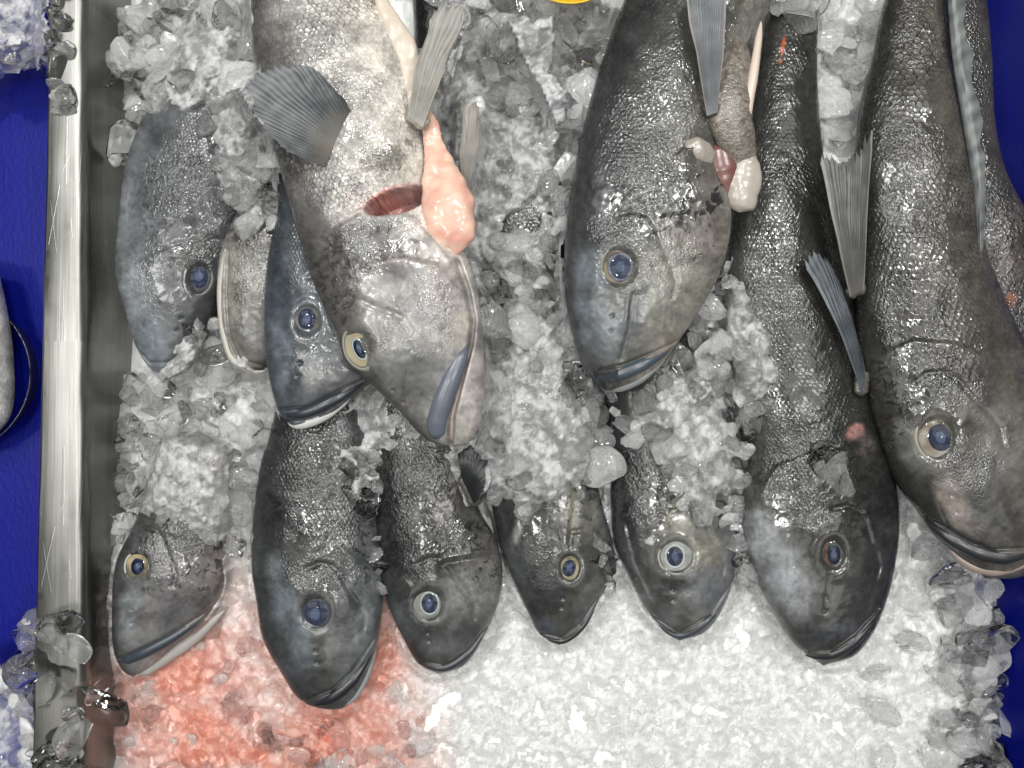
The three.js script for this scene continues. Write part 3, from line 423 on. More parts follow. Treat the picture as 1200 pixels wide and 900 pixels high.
// big fish over the middle ------------------------------------------------
fish({ label: 'large dark fish with spotted cheek and open gill, hanging over the middle ice', y: [0.05, 0.066], k: 0.6, hmax: 0.048, back: 1, dark: [54, 55, 55], flank: [78, 77, 72], belly: [116, 110, 102], scaleTo: 0.44, scale: 7, scaleContrast: 0.75, tw: 512, th: 1024,
  left: [[760, -80], [735, -10], [716, 40], [699, 91], [681, 160], [668, 224], [661, 299], [663, 352], [672, 398], [690, 440], [716, 458]], right: [[920, -80], [902, 0], [890, 50], [874, 110], [856, 160], [846, 200], [855, 240], [850, 299], [829, 347], [793, 402], [762, 440], [716, 458]],
  eyes: [{ x: 727, y: 313, rx: 22, ry: 25, iris: [58, 54, 46], fleck: [104, 94, 72], ring: [112, 114, 110], pupil: [54, 64, 86], pr: 0.5, halo: [40, 46, 66] }],
  blobs: [[795, 330, 48, 62, 30, [124, 119, 104], 0.9], [800, 280, 40, 30, 30, [122, 112, 102], 0.7], [690, 340, 20, 60, 0, [90, 100, 108], 0.7], [740, 370, 16, 40, 15, [70, 74, 78], 0.7], [705, 390, 24, 36, 0, [98, 108, 116], 0.6], [720, 230, 34, 60, 0, [64, 66, 66], 0.6], [838, 270, 16, 30, 12, [128, 110, 104], 0.6], [870, 60, 22, 60, 12, [126, 120, 108], 0.6], [815, 230, 26, 26, 0, [86, 80, 74], 0.6]],
  spots: [[770, 240, 50, 40, 4.5, 0.0, 0.75], [820, 230, 30, 40, 6, 0.15, 0.8], [795, 285, 46, 26, 5, 0.42, 0.85, [52, 44, 38]]],
  groove: [[[[703, 433], [730, 428], [762, 415], [793, 400]], 1.8, 0.0032], [[[742, 345], [738, 385], [728, 420]], 3.4, 0.0015]], step: [[[[780, 255], [805, 252], [830, 266], [846, 288]], 20, 0.002], [[[800, 178], [822, 172], [838, 190], [852, 226], [858, 262]], 22, 0.005]],
  bulge: [[864, 190, 16, 30, -10, -0.012]],
  lips: [{ name: 'upper_lip', pts: [[696, 442, 4], [722, 439, 7], [755, 426, 7], [788, 406, 3]], color: [62, 70, 78], dy: -0.3 }, { name: 'lower_jaw', pts: [[706, 453, 4], [728, 453, 6], [755, 440, 5.5], [784, 414, 3]], color: [122, 124, 124], dy: -0.85 }],
  fins: [{ base: [[828, 136], [841, 132]], tip: [[794, -40], [812, -46], [834, -44], [854, -30]], y: [0.094, 0.112], rays: 19, color: [140, 143, 146], web: [106, 109, 113], edge: [178, 168, 160], arch: 0.006, rag: 0.03 }],
  slime: 0.3,
  extra: (t, B) => {
    const q = (x, y, h, r) => { const p = P(x, y, h); return [p[0], p[1], p[2], r * S]; };
    mesh('shoulder', lump(tube([q(866, 50, 0.080, 20), q(857, 105, 0.085, 22), q(856, 140, 0.085, 24), q(866, 172, 0.080, 19), q(874, 200, 0.072, 12)], 60, 0.5, 5, 40), 0.0009, 50), skinPale, t);
    mesh('throat_edge', tube([q(892, 25, 0.085, 3), q(884, 80, 0.088, 5), q(876, 130, 0.088, 5), q(872, 160, 0.084, 4)], 40, 0.7, 6), std([188, 172, 160]), t);
    mesh('gill_arch', tube([q(842, 168, 0.079, 12), q(848, 200, 0.077, 17), q(854, 234, 0.071, 11)], 40, 0.45, 7, 24), std([104, 70, 66], { roughness: 0.25 }), t);
    mesh('throat_tip', lump(tube([q(866, 165, 0.078, 11), q(873, 195, 0.076, 17), q(870, 228, 0.074, 18), q(866, 248, 0.072, 13)], 40, 0.5, 8, 30), 0.0018, 90), std([158, 150, 142], { roughness: 0.25 }), t);
    mesh('shoulder_bone', lump(tube([q(790, 184, 0.083, 9), q(806, 175, 0.086, 11), q(822, 176, 0.086, 11), q(836, 192, 0.080, 8)], 40, 0.5, 9, 24), 0.002, 90), std([140, 134, 126], { roughness: 0.25 }), t);
  } });
fish({ label: 'pale gutted fish with flared fin, orange flesh at its throat and gold-white eye', y: [0.085, 0.092], k: 0.56, hmax: 0.05, back: 1, dark: [74, 72, 70], flank: [140, 136, 130], belly: [176, 168, 158], tone: 0.98, body: 1.12, scaleContrast: 1.2, scaleTo: 0.44, scale: 7.2, rim: 0.66, scaleSkew: 0.03, tw: 512, th: 1152,
  left: [[296, -80], [296, 0], [300, 78], [318, 160], [335, 220], [352, 280], [368, 332], [394, 391], [406, 427], [435, 450], [468, 482], [492, 508], [508, 519], [528, 524]], right: [[405, -80], [444, 0], [472, 47], [490, 90], [494, 140], [503, 187], [505, 220], [522, 262], [545, 298], [558, 330], [565, 385], [568, 449], [562, 500], [548, 519], [528, 524]],
  eyes: [{ x: 420, y: 409, rx: 17, ry: 24, rot: -28, iris: [132, 129, 116], fleck: [140, 129, 100], ring: [126, 124, 116], pupil: [26, 40, 52], pr: 0.36, pq: 1.25, px: 0.1, pz: 0.05, halo: [136, 142, 140] }],
  blobs: [[430, 290, 64, 34, 20, [98, 94, 90], 0.85], [500, 350, 50, 46, 0, [122, 116, 112], 0.8], [385, 300, 18, 50, -15, [74, 70, 66], 0.7], [460, 400, 30, 30, 30, [140, 132, 120], 0.6], [486, 440, 44, 50, 40, [88, 86, 85], 0.9], [520, 330, 26, 40, -10, [152, 132, 126], 0.6], [440, 432, 20, 14, 40, [96, 96, 90], 0.6], [450, 190, 26, 16, 0, [108, 100, 88], 0.7], [400, 210, 14, 40, -15, [104, 98, 90], 0.5], [464, 234, 44, 15, -17, [172, 124, 116], 1, 1], [415, 236, 20, 16, -30, [150, 132, 124], 0.7], [482, 222, 22, 8, 0, [168, 138, 130], 0.8], [558, 440, 14, 90, 4, [160, 144, 138], 0.9], [556, 360, 7, 50, -8, [150, 142, 134], 0.8],  [485, 100, 12, 50, -8, [190, 170, 154], 0.8]],
  spots: [[430, 285, 70, 30, 5.5, 0.15, 0.6, [64, 58, 54]], [390, 330, 30, 60, 5, 0.0, 0.6, [48, 46, 44]], [448, 192, 30, 20, 4, 0.1, 0.6, [70, 62, 54]], [430, 170, 60, 30, 4, 0.25, 0.35, [90, 82, 72]]],
  lines: [[[[424, 250], [450, 253], [476, 254], [500, 276], [522, 306]], 3.4, [186, 178, 172], 0.8], [[[432, 312], [470, 304], [510, 312], [540, 345]], 2, [168, 150, 144], 0.5], [[[386, 228], [384, 250], [396, 262], [424, 244]], 4, [152, 140, 132], 0.5]],
  groove: [[[[392, 264], [424, 247], [446, 246]], 2.6, 0.004], [[[536, 306], [548, 340], [555, 375], [552, 402], [540, 446], [529, 490], [528, 520]], 3, 0.009]], step: [[[[394, 262], [424, 250], [450, 254], [478, 254], [502, 278], [526, 306]], 26, 0.004], [[[432, 312], [470, 304], [510, 312], [545, 350]], 20, 0.0014]],
  bulge: [[466, 236, 40, 13, -16, -0.042, 1], [455, 205, 50, 14, -14, 0.004], [440, 150, 40, 50, 0, 0.004]],
  lips: [{ name: 'upper_lip', pts: [[546, 404, 7], [532, 434, 10], [519, 466, 11], [512, 494, 11], [513, 515, 9]], color: [88, 93, 104], dy: -0.35, flat: 0.75 }, { name: 'inner_lip', pts: [[552, 408, 4], [543, 440, 7], [533, 475, 7], [528, 505, 6], [528, 518, 5]], color: [150, 134, 130], dy: -0.5, flat: 0.7 }],
  fins: [{ base: [[380, 196], [398, 160], [412, 132]], tip: [[330, 176], [292, 138], [272, 100], [300, 80], [330, 70], [362, 74], [394, 102]], bare: true, y: [0.122, 0.142], rays: 29, color: [134, 137, 138], web: [84, 88, 92], arch: 0.004, cup: 0.006, rag: 0.04, rootColor: [126, 120, 112] },
    { name: 'pelvic_fin', base: [[478, 136], [496, 150]], tip: [[504, 14], [518, -2], [534, -6], [546, 10], [540, 40]], y: [0.118, 0.124], rays: 12, color: [184, 180, 172], web: [138, 136, 132], edge: [200, 194, 178], arch: 0.004, rag: 0.02, bend: [-3, 0], th: 0.0012 },
    { name: 'pelvic_fin', base: [[540, 226], [550, 222]], tip: [[536, 118], [546, 112], [556, 114], [564, 118]], y: [0.088, 0.096], rays: 10, color: [172, 166, 158], web: [134, 130, 126], edge: [180, 174, 166], arch: 0.004, rag: 0.02, bend: [2, 0], th: 0.0012 }],
  extra: (t, B, f) => {
    const q = (x, y, h, r) => { const p = P(x, y, h); return [p[0], p[1], p[2], r * S]; };
    mesh('throat_flesh', lump(tube([q(500, 128, 0.104, 7), q(506, 155, 0.105, 9), q(511, 180, 0.106, 12), q(517, 205, 0.108, 19), q(524, 238, 0.110, 26), q(530, 272, 0.110, 24), q(534, 300, 0.106, 14)], 70, 0.5, 12, 40), 0.0026, 70), fleshMat, t);
    mesh('belly_edge', lump(tube([q(440, -10, 0.104, 6), q(464, 38, 0.105, 12), q(478, 75, 0.105, 14), q(477, 110, 0.104, 11), q(474, 132, 0.104, 5)], 50, 0.4, 13, 24), 0.0015, 80), std([186, 174, 160], { roughness: 0.3 }), t);
  }, slime: 0.2 });

/* ------------------------------------------------------------------ steel rim, tubs */
function brushed() {
  const N = 512, c = new Uint8Array(N * N * 4), b = new Uint8Array(N * N * 4), r = new Uint8Array(N * N * 4);
  const sc = []; for (let k = 0; k < 26; k++) sc.push([rnd() * N, rnd() * N, (rnd() - 0.5) * 50, 20 + rnd() * 120, 0.4 + rnd()]);
  for (let j = 0; j < N; j++) for (let i = 0; i < N; i++) {
    const g = 0.6 * noise(i * 0.9, j * 0.012, 5) + 0.4 * noise(i * 0.35, j * 0.006, 6), p = fbm(i * 0.012, j * 0.008, 8, 4); let s = 0;
    for (const q of sc) { const t = (j - q[1]) / q[3]; if (t > 0 && t < 1 && Math.abs(i - q[0] - q[2] * t) < q[4]) s = 1; }
    const spot = smooth(0.55, 0.8, noise(i * 0.05, j * 0.05, 12)) * 0.2, v = 128 + 12 * g + 22 * p + 24 * s - 22 * spot, o = (j * N + i) * 4;
    c.set([v, v * 0.995, v * 0.97, 255], o); const h = 128 + 22 * g + 60 * s + 40 * spot; b.set([h, h, h, 255], o); const q = 90 + 30 * p - 50 * spot; r.set([q, q, q, 255], o);
  }
  return [dataTex(c, N, N, true, true), dataTex(b, N, N, false, true), dataTex(r, N, N, false, true)];
}
{
  const [map, bumpMap, roughnessMap] = brushed();
  const steel = new THREE.MeshPhysicalMaterial({ map, bumpMap, roughnessMap, bumpScale: 0.0003, roughness: 1, metalness: 0.92 });
  const prof = [[62, -0.09, 1], [56, 0.046, 1], [57, 0.0495, 1], [60, 0.051, 1], [74, 0.0512, 0.5], [89, 0.0512, 0], [93, 0.0505, 0], [97, 0.048, 0], [99.5, 0.044, 0], [100, 0.038, 0], [101, 0.01, 0], [102, -0.03, 0], [103, -0.08, 0], [70, -0.09, 0.3]];
  const pos = [], uv = [], idx = [], NZ = 60, k0 = (D - 0.05) / D * S;
  for (let j = 0; j <= NZ; j++) { const py = -90 + 1080 * j / NZ; let d = 0; prof.forEach((q, i) => {
    if (i) d += Math.hypot((q[0] - prof[i - 1][0]) * S, q[1] - prof[i - 1][1]);
    const dent = 0.0006 * noise(py * 0.02, i * 0.7, 4), x = q[0] - 16 * q[2] * (py - 75) / 690; pos.push((x - 600) * k0 + dent, q[1] + dent * 0.5, (py - 450) * k0); uv.push(d / 0.16, py * S / 0.3); }); }
  const w = prof.length; for (let j = 0; j < NZ; j++) for (let i = 0; i + 1 < w; i++) { const a = j * w + i; idx.push(a, a + w, a + 1, a + 1, a + w, a + w + 1); }
  const t = new THREE.Group(); t.name = numbered('steel_rim'); scene.add(t); tag(t, 'scratched stainless steel rim dividing the ice display from the blue tub', 'steel rim');
  mesh('rim', geom(pos, idx, uv), steel, t);
  for (const [px, py, l] of [[128, 25, 26], [129, 240, 24], [127, 468, 24]]) {           // weld seams on the inner wall
    const q = (y2, r) => { const p = P(px, y2, 0.004); return [p[0] - 0.001, 0.004, p[2], r]; };
    mesh('weld', tube([q(py - l, 0.0012), q(py - l * 0.3, 0.0030), q(py + l * 0.4, 0.0026), q(py + l, 0.0012)], 20, 0.9, py), std([52, 50, 47], { roughness: 0.4, metalness: 0.5 }), t);
  }
  for (let j = -30; j < 330; j++) for (let i = 0; i < 60; i++) { const px = 48 + i, py = j * 3; hMax(px, py, 0.0512); }
}
const bluePlastic = new THREE.MeshPhysicalMaterial({ color: rgb(2, 12, 112), roughness: 0.45, specularIntensity: 0.4, bumpMap: blotchTex([90, 90, 90], [160, 160, 160], 60, false), bumpScale: 0.0004 });
function sheet(fn, nu, nv, thick) {                                          // a shaped wall with thickness
  const pos = [], uv = [], idx = [];
  for (const s of [0, 1]) for (let j = 0; j <= nv; j++) for (let i = 0; i <= nu; i++) { const p = fn(i / nu, j / nv); pos.push(p[0] - s * thick[0], p[1] - s * thick[1], p[2] - s * thick[2]); uv.push(i / nu * 2, j / nv * 2); }
  const w = nu + 1, o = w * (nv + 1);
  for (let j = 0; j < nv; j++) for (let i = 0; i < nu; i++) { const a = j * w + i, b = a + w; idx.push(a, b, a + 1, a + 1, b, b + 1, o + a, o + a + 1, o + b, o + a + 1, o + b + 1, o + b); }
  for (let i = 0; i < nu; i++) for (const [a, f] of [[i, 1], [nv * w + i, -1]]) f > 0 ? idx.push(a, a + 1, o + a, a + 1, o + a + 1, o + a) : idx.push(a, o + a, a + 1, a + 1, o + a, o + a + 1);
  for (let j = 0; j < nv; j++) for (const [a, f] of [[j * w, 1], [j * w + nu, -1]]) f > 0 ? idx.push(a, o + a, a + w, a + w, o + a, o + a + w) : idx.push(a, a + w, o + a, a + w, o + a + w, o + a);
  return geom(pos, idx, uv);
}
{ // blue tub beyond the rim
  const t = new THREE.Group(); t.name = numbered('blue_tub'); scene.add(t); tag(t, 'bright blue plastic tub beyond the steel rim', 'tub');
  mesh('wall', sheet((u, v) => { const py = -100 + 1100 * v, y = lerp(-0.06, 0.04, u), x = (58 - 14 * (py - 75) / 690 - 600) * (D - 0.045) / D * S - 0.001 - 0.016 * (1 - u) ** 2; return [x, y, (py - 450) * S]; }, 16, 40, [-0.003, 0, 0]), bluePlastic, t);
  mesh('floor', sheet((u, v) => [lerp(-0.62, -0.36, u), -0.06 + 0.03 * Math.max(0, 0.4 - u) ** 2, lerp(-0.42, 0.42, v)], 24, 12, [0, 0.004, 0]), bluePlastic, t);
  mesh('pan', sheet((u, v) => { const a = u * Math.PI * 2, r = lerp(0.075, 0.085, v), p = P(-62, 438, -0.04); return [p[0] + Math.cos(a) * r, -0.055 + 0.03 * v, p[2] + Math.sin(a) * r * 0.9]; }, 64, 6, [0, 0.003, 0]), std([46, 46, 48], { roughness: 0.3 }), t);
}
fish({ label: 'pale-bellied fish lying in the blue tub beyond the steel rim', y: [-0.02, -0.02], k: 0.6, back: 1, dark: [90, 88, 86], flank: [150, 146, 140], belly: [200, 196, 190], scaleTo: 0.9, th: 384, tw: 256,
  left: [[-120, 300], [-120, 360], [-110, 430], [-80, 500], [-30, 530]], right: [[-10, 300], [4, 360], [12, 420], [8, 490], [-30, 530]] });
{ // dark tub that holds the display, at the right
  const t = new THREE.Group(); t.name = numbered('blue_tub'); scene.add(t); tag(t, 'navy blue plastic tub wall along the edge of the ice display', 'tub');
  mesh('wall', sheet((u, v) => { const py = -120 + 1140 * v, q = smooth(0, 1, u), p = P(lerp(1166, 1192, u) + 4 * noise(py * 0.004, 3), py, 0); return [p[0] + 0.006 * u * u, lerp(-0.09, 0.10, u), p[2]]; }, 16, 40, [-0.004, 0, 0]), bluePlastic, t);
  mesh('floor', sheet((u, v) => { const p = P(lerp(96, 1215, u), lerp(-120, 1020, v), 0); return [p[0], -0.085, p[2]]; }, 12, 12, [0, 0.004, 0]), bluePlastic, t);
}
/* ------------------------------------------------------------------ pieces of flesh under the stained ice, the yellow tag, a tucked-in tail */
const roeMat = new THREE.MeshPhysicalMaterial({ map: blotchTex([188, 92, 72], [216, 146, 122], 9), roughness: 0.15, ior: 1.4 });
for (const [x, y, rx, ry, rot, lab] of [[205, 795, 52, 17, -30, 'orange-red piece of fish flesh under ice by the smallest jaw'], [392, 872, 34, 26, 60, 'bright orange piece of fish flesh sunk in pink ice'], [440, 775, 12, 40, 20, 'orange-red strip of flesh between the two slate heads']]) {
  const g = new THREE.SphereGeometry(1, 64, 32), p = g.attributes.position;
  for (let i = 0; i < p.count; i++) { const n = 1 + 0.35 * fbm(p.getX(i) * 2.1 + x, p.getZ(i) * 2.1 + p.getY(i), x, 3); p.setXYZ(i, p.getX(i) * n, p.getY(i) * n, p.getZ(i) * n); }
  g.computeVertexNormals(); const m = mesh('fish_flesh', g, roeMat), q = P(x, y, 0); m.position.set(q[0], -0.0075, q[2]); m.scale.set(rx * S, 0.005, ry * S); m.rotation.y = -rot * Math.PI / 180; tag(m, lab, 'fish flesh', 'flesh in the stained ice');
  for (let k = 0; k < 60; k++) hMax(x, y, 0.004);
}
{ // yellow dish, only its rim shows
  const pts = [[0, 0], [0.030, 0.001], [0.038, 0.006], [0.043, 0.013], [0.0445, 0.014], [0.045, 0.0125], [0.040, 0.004], [0.031, -0.002], [0, -0.003]].map(p => new THREE.Vector2(...p));
  const m = mesh('yellow_dish', new THREE.LatheGeometry(pts, 64), std([204, 164, 34], { roughness: 0.35, side: THREE.DoubleSide })), q = P(668, -58, 0.07);
  m.position.set(q[0], 0.062, q[2]); tag(m, 'yellow dish rim showing between two fish bodies', 'dish');
}
{
  const t = new THREE.Group(); t.name = numbered('fish_tail'); scene.add(t); tag(t, 'pale grey ribbed fish fin poking out of the ice in the middle heap', 'fish fin');
  mesh('fin_membrane', finGeo({ id: 7, base: [[622, 90], [646, 80]], tip: [[592, 22], [610, 16], [632, 18], [652, 14]], y: [0.05, 0.07], rays: 20, color: [136, 142, 142], web: [104, 110, 112], rag: 0.08 }), finMat, t);
  mesh('fin_membrane', finGeo({ id: 8, base: [[652, 146], [664, 140]], tip: [[622, 90], [632, 80], [650, 90], [664, 104]], y: [0.05, 0.066], rays: 19, color: [146, 154, 160], web: [108, 116, 124], rag: 0.05 }), finMat, t);
}
/* ------------------------------------------------------------------ crushed ice */
function chipGeo(n, flat, ripple, K) {
  let g = new THREE.IcosahedronGeometry(1, 13); g.deleteAttribute('uv'); g.deleteAttribute('normal'); g = mergeVertices(g, 1e-4);
  const pl = []; for (let i = 0; i < n; i++) { const v = new THREE.Vector3(rnd() * 2 - 1, rnd() * 2 - 1, rnd() * 2 - 1).normalize(); pl.push([v, 0.4 + 0.55 * rnd()]); }
  const p = g.attributes.position, d = new THREE.Vector3(), ox = rnd() * 50;
  for (let i = 0; i < p.count; i++) {
    d.fromBufferAttribute(p, i).normalize(); let s = Math.exp(-K * 1.25);
    for (const [v, o] of pl) { const c = d.dot(v); if (c > 0.05) s += Math.exp(-K * Math.min(3, o / c)); }
    let r = -Math.log(s) / K; const f = (q, z) => (noise(d.x * q + ox, d.y * q + d.z * 0.7 * q, z) + noise(d.z * q + ox, d.x * q * 0.8 - d.y * q, z + 1)) * 0.5;
    r *= 1 + ripple * (0.12 * f(2.3, 3) + 0.06 * f(5.5, 5) + 0.03 * f(12, 7));
    p.setXYZ(i, d.x * r, d.y * r * flat, d.z * r);
  }
  g.computeVertexNormals(); return g;
}
const chips = []; for (let i = 0; i < 14; i++) chips.push(chipGeo(5 + (i % 5), 0.5 + 0.4 * rnd(), i % 3 === 0 ? 0.35 : 1.3, i % 2 ? 64 : 26));
const ice = (t, r, c, o = {}) => new THREE.MeshPhysicalMaterial({ color: c, transmission: t, thickness: 0.01, roughness: r, ior: 1.31, ...o });
const white = new THREE.Color(1, 1, 1);
const ICE = { clear: ice(1, 0, white), wet: ice(0.92, 0.03, white), milky: ice(0.8, 0.06, white), white: ice(0.58, 0.12, white),
  pink: ice(0.96, 0.05, new THREE.Color(1, 0.86, 0.83)), pinkMilky: ice(0.85, 0.12, new THREE.Color(0.97, 0.78, 0.74)) };
const inside = (poly, x, y) => { let c = false; for (let i = 0, j = poly.length - 1; i < poly.length; j = i++) { const [xi, yi] = poly[i], [xj, yj] = poly[j]; if ((yi > y) !== (yj > y) && x < (xj - xi) * (y - yi) / (yj - yi) + xi) c = !c; } return c; };
const placed = {}, singles = [];
function dropChip(px, py, r, mats, pile, sink = 0.35, flatter = 1) {
  const rm = r * S, st = Math.max(1, Math.round(r / HC)); let sum = 0, n = 0, top = -1;
  for (let j = -st; j <= st; j++) for (let i = -st; i <= st; i++) if (i * i + j * j <= st * st) { const h = hAt(px + i * HC, py + j * HC); sum += h; n++; if (h > top) top = h; }
  const y = lerp(sum / n, top, 0.25) + rm * sink * flatter, q = P(px, py, y);
  const up = y + rm * 0.55 * flatter;
  for (let j = -st; j <= st; j++) for (let i = -st; i <= st; i++) { const k = 1 - (i * i + j * j) / (st * st + 0.5); if (k > 0.15) hMax(px + i * HC, py + j * HC, y + (up - y) * Math.sqrt(k)); }
  const m = new THREE.Matrix4().compose(new THREE.Vector3(...q), new THREE.Quaternion().setFromEuler(new THREE.Euler((rnd() - 0.5) * 1.2, rnd() * 6.28, (rnd() - 0.5) * 1.2)), new THREE.Vector3(rm * (0.8 + 0.5 * rnd()), rm * (0.7 + 0.4 * rnd()) * flatter, rm * (0.8 + 0.5 * rnd())));
  const mat = mats[Math.floor(rnd() * mats.length)], v = mat === 'clear' ? 3 * Math.floor(rnd() * 5) : Math.floor(rnd() * chips.length);
  singles.push({ r, mat, v, m, pile });
}
const inFrame = (x, y) => x > -30 && x < 1230 && y > -30 && y < 930;
function heap(pile, poly, n, r0, r1, mats, sink, flatter, pow = 2) {
  let x0 = 1e9, x1 = -1e9, y0 = 1e9, y1 = -1e9; for (const [x, y] of poly) { x0 = Math.min(x0, x); x1 = Math.max(x1, x); y0 = Math.min(y0, y); y1 = Math.max(y1, y); }
  for (let k = 0; k < n; k++) {
    let best = null, bh = 1e9;
    for (let t = 0; t < 3; t++) { let x, y, g = 0; do { x = lerp(x0, x1, rnd()); y = lerp(y0, y1, rnd()); } while (!inside(poly, x, y) && ++g < 200); const h = hAt(x, y); if (h < bh) { bh = h; best = [x, y]; } }
    dropChip(best[0], best[1], lerp(r0, r1, Math.pow(rnd(), pow)), mats, pile, sink, flatter);
  }
}
const C = 'clear', Wt = 'wet', M = 'milky', Wh = 'white', Pk = 'pink', PM = 'pinkMilky';
// fused wet masses: one glassy skin over each heap, with frosted grains in it
function frostMap(lo, hi) {
  const N = 512, d = new Uint8Array(N * N * 4);
  for (let j = 0; j < N; j++) for (let i = 0; i < N; i++) { const x = i / N * 24, y = j / N * 24, n = fbm(x * 0.7, y * 0.7, 81, 4) + 0.15 * noise(x * 9, y * 9, 84), v = 255 * lerp(hi, lo, smooth(-0.5, 0.6, n)); d.set([v, v, v, 255], (j * N + i) * 4); }
  return dataTex(d, N, N, false, true);
}
const heapMat = ice(1, 0.03, white, { transmissionMap: frostMap(0.55, 0.82) });
const blur = (px, py, r) => { let s = 0, n = 0; for (let j = -r; j <= r; j += HC) for (let i = -r; i <= r; i += HC) { s += hSoft(px + i, py + j); n++; } return s / n; };
function mass(name, label, poly, thick, mat, rough = 1, ymax = 1) {
  let x0 = 1e9, x1 = -1e9, y0 = 1e9, y1 = -1e9; for (const [x, y] of poly) { x0 = Math.min(x0, x - 14); x1 = Math.max(x1, x + 14); y0 = Math.min(y0, y - 14); y1 = Math.max(y1, y + 14); }
  const st = 1.7, w = Math.ceil((x1 - x0) / st), h = Math.ceil((y1 - y0) / st), ring = [...poly, poly[0]], id = new Int32Array((w + 1) * (h + 1)).fill(-1), pos = [], uv = [], col = [], idx = [], tops = [];
  for (let j = 0; j <= h; j++) for (let i = 0; i <= w; i++) {
    const px = x0 + i * st, py = y0 + j * st;
    let d = lineDist(ring, px, py)[0] * (inside(poly, px, py) ? 1 : -1); d += 9 * fbm(px * 0.045, py * 0.045, 91, 2) + cellular(px, py, 15, 95, 0) * 1.3;
    if (d < -5) continue;
    const wx = px + 5 * fbm(px * 0.07, py * 0.07, 21, 2), wy = py + 5 * fbm(px * 0.07, py * 0.07, 31, 2);
    const base = Math.max(blur(px, py, 9), hSoft(px, py) - 0.002), k = smooth(-3, 14, d);
    const rel = (cellular(wx, wy, 30, 140, 0.9) * 0.55 + cellular(wy * 0.8 - wx * 0.6, wx * 0.8 + wy * 0.6, 14, 150, 1.3) * 0.5 + cellular(wx, wy, 6, 155, 1.7) * 0.5 + fbm(px * 0.3, py * 0.3, 160, 2) * 0.9) * S * rough;
    const y = Math.min(base - 0.005 + 0.004 * k + thick * smooth(-2, 34, d), ymax) + rel * k, q = P(px, py, y);
    id[j * (w + 1) + i] = pos.length / 3; pos.push(...q); uv.push(q[0] / 0.1, q[2] / 0.1); tops.push([px, py, y]); if (mat.vertexColors) { const a = clamp(stain(px, py) * 0.9 + 0.6 * stainHot(px, py)); const h2 = stainHot(px, py); col.push(1, lerp(lerp(1, 0.74, a), 0.5, h2), lerp(lerp(1, 0.68, a), 0.36, h2)); }
  }
  for (let j = 0; j < h; j++) for (let i = 0; i < w; i++) { const a = id[j * (w + 1) + i], b = id[j * (w + 1) + i + 1], c = id[(j + 1) * (w + 1) + i], e = id[(j + 1) * (w + 1) + i + 1]; if (a < 0 || b < 0 || c < 0 || e < 0) continue; idx.push(a, c, b, b, c, e); }
  for (const t of tops) hMax(...t);
  return tag(mesh(name, geom(pos, idx, uv, mat.vertexColors ? col : null), mat), label, 'ice heap', null, 'stuff');
}
function pileUp(pile, label, poly, thick, n0, r0, r1, mats, rough) { mass('ice_heap', label, poly, thick, heapMat, rough); heap(pile, poly, Math.round(n0 * 0.75), r0, r1, mats, -0.2, 0.8); }
mass('ice_heap', 'sheet of wet ice filling the gaps beside the pale gutted fish', [[470, 60], [560, 40], [600, 200], [600, 560], [545, 600], [500, 520], [420, 540], [400, 470], [480, 300]], 0.008, heapMat, 1, 0.042);
// wet grain lying on the bed
const bedSkin = ice(1, 0.08, white, { transmissionMap: frostMap(0.5, 0.85), vertexColors: true });
mass('ice_grain', 'wet fused ice grain lying on the white bed before the lower heads', [[96, 700], [135, 640], [300, 640], [560, 640], [700, 600], [860, 600], [1050, 560], [1090, 620], [1168, 690], [1172, 960], [96, 960]], 0.005, bedSkin, 0.95, 0.014);
mass('ice_grain', 'wet fused ice grain between the two longest fish', [[950, -60], [1045, -60], [1010, 150], [992, 190], [955, 185]], 0.008, bedSkin, 1.0, 0.03);
// chips lying in the white bed
heap('bed', [[1040, 700], [1060, 620], [1110, 650], [1150, 700], [1150, 930], [1000, 930], [1020, 800]], 16, 14, 30, [Wt, M, M], -0.5, 0.5);
heap('bed', [[962, -20], [1030, -20], [1000, 140], [985, 170], [962, 165]], 26, 8, 18, [Wt, M, M], -0.3, 0.6);
heap('edge', [[1110, 640], [1160, 680], [1172, 760], [1176, 920], [1130, 920], [1100, 760]], 60, 8, 24, [C, C, C, Wt, M], -0.1, 0.7, 1.4);
const pinkPoly = [[112, 760], [140, 790], [165, 800], [265, 710], [300, 690], [330, 790], [380, 835], [440, 790], [455, 700], [490, 780], [510, 930], [100, 930]];
heap('pink', pinkPoly, 60, 7, 20, [PM, PM, Pk, M], -0.45, 0.55);
pileUp('rim', 'heap of wet crushed ice between the rim and the slate heads', [[150, 445], [200, 412], [230, 360], [262, 395], [312, 440], [326, 490], [302, 560], [300, 640], [275, 660], [255, 650], [235, 640], [190, 612], [160, 604], [134, 640], [128, 570], [132, 490]], 0.014, 130, 6, 21, [C, Wt, Wt, M]);
pileUp('back', 'heap of wet crushed ice on the fish along the steel rim', [[142, 20], [230, -30], [298, -30], [298, 60], [312, 120], [326, 200], [320, 262], [285, 275], [262, 240], [248, 200], [232, 130], [150, 140], [140, 90]], 0.012, 120, 7, 22, [C, Wt, M]);
pileUp('middle', 'heap of wet crushed ice round the pale fins in the middle', [[548, 10], [640, -30], [722, 15], [700, 85], [676, 170], [662, 240], [640, 260], [600, 250], [570, 280], [552, 200], [560, 100]], 0.012, 100, 6, 19, [C, Wt, M]);
pileUp('middle', 'heap of wet crushed ice below the pale gutted fish, in front of the fins', [[572, 290], [660, 240], [658, 330], [666, 395], [692, 440], [722, 468], [720, 545], [700, 575], [650, 590], [612, 604], [585, 590], [560, 580], [552, 545], [562, 510], [572, 400]], 0.014, 130, 6, 20, [C, Wt, Wt, M]);
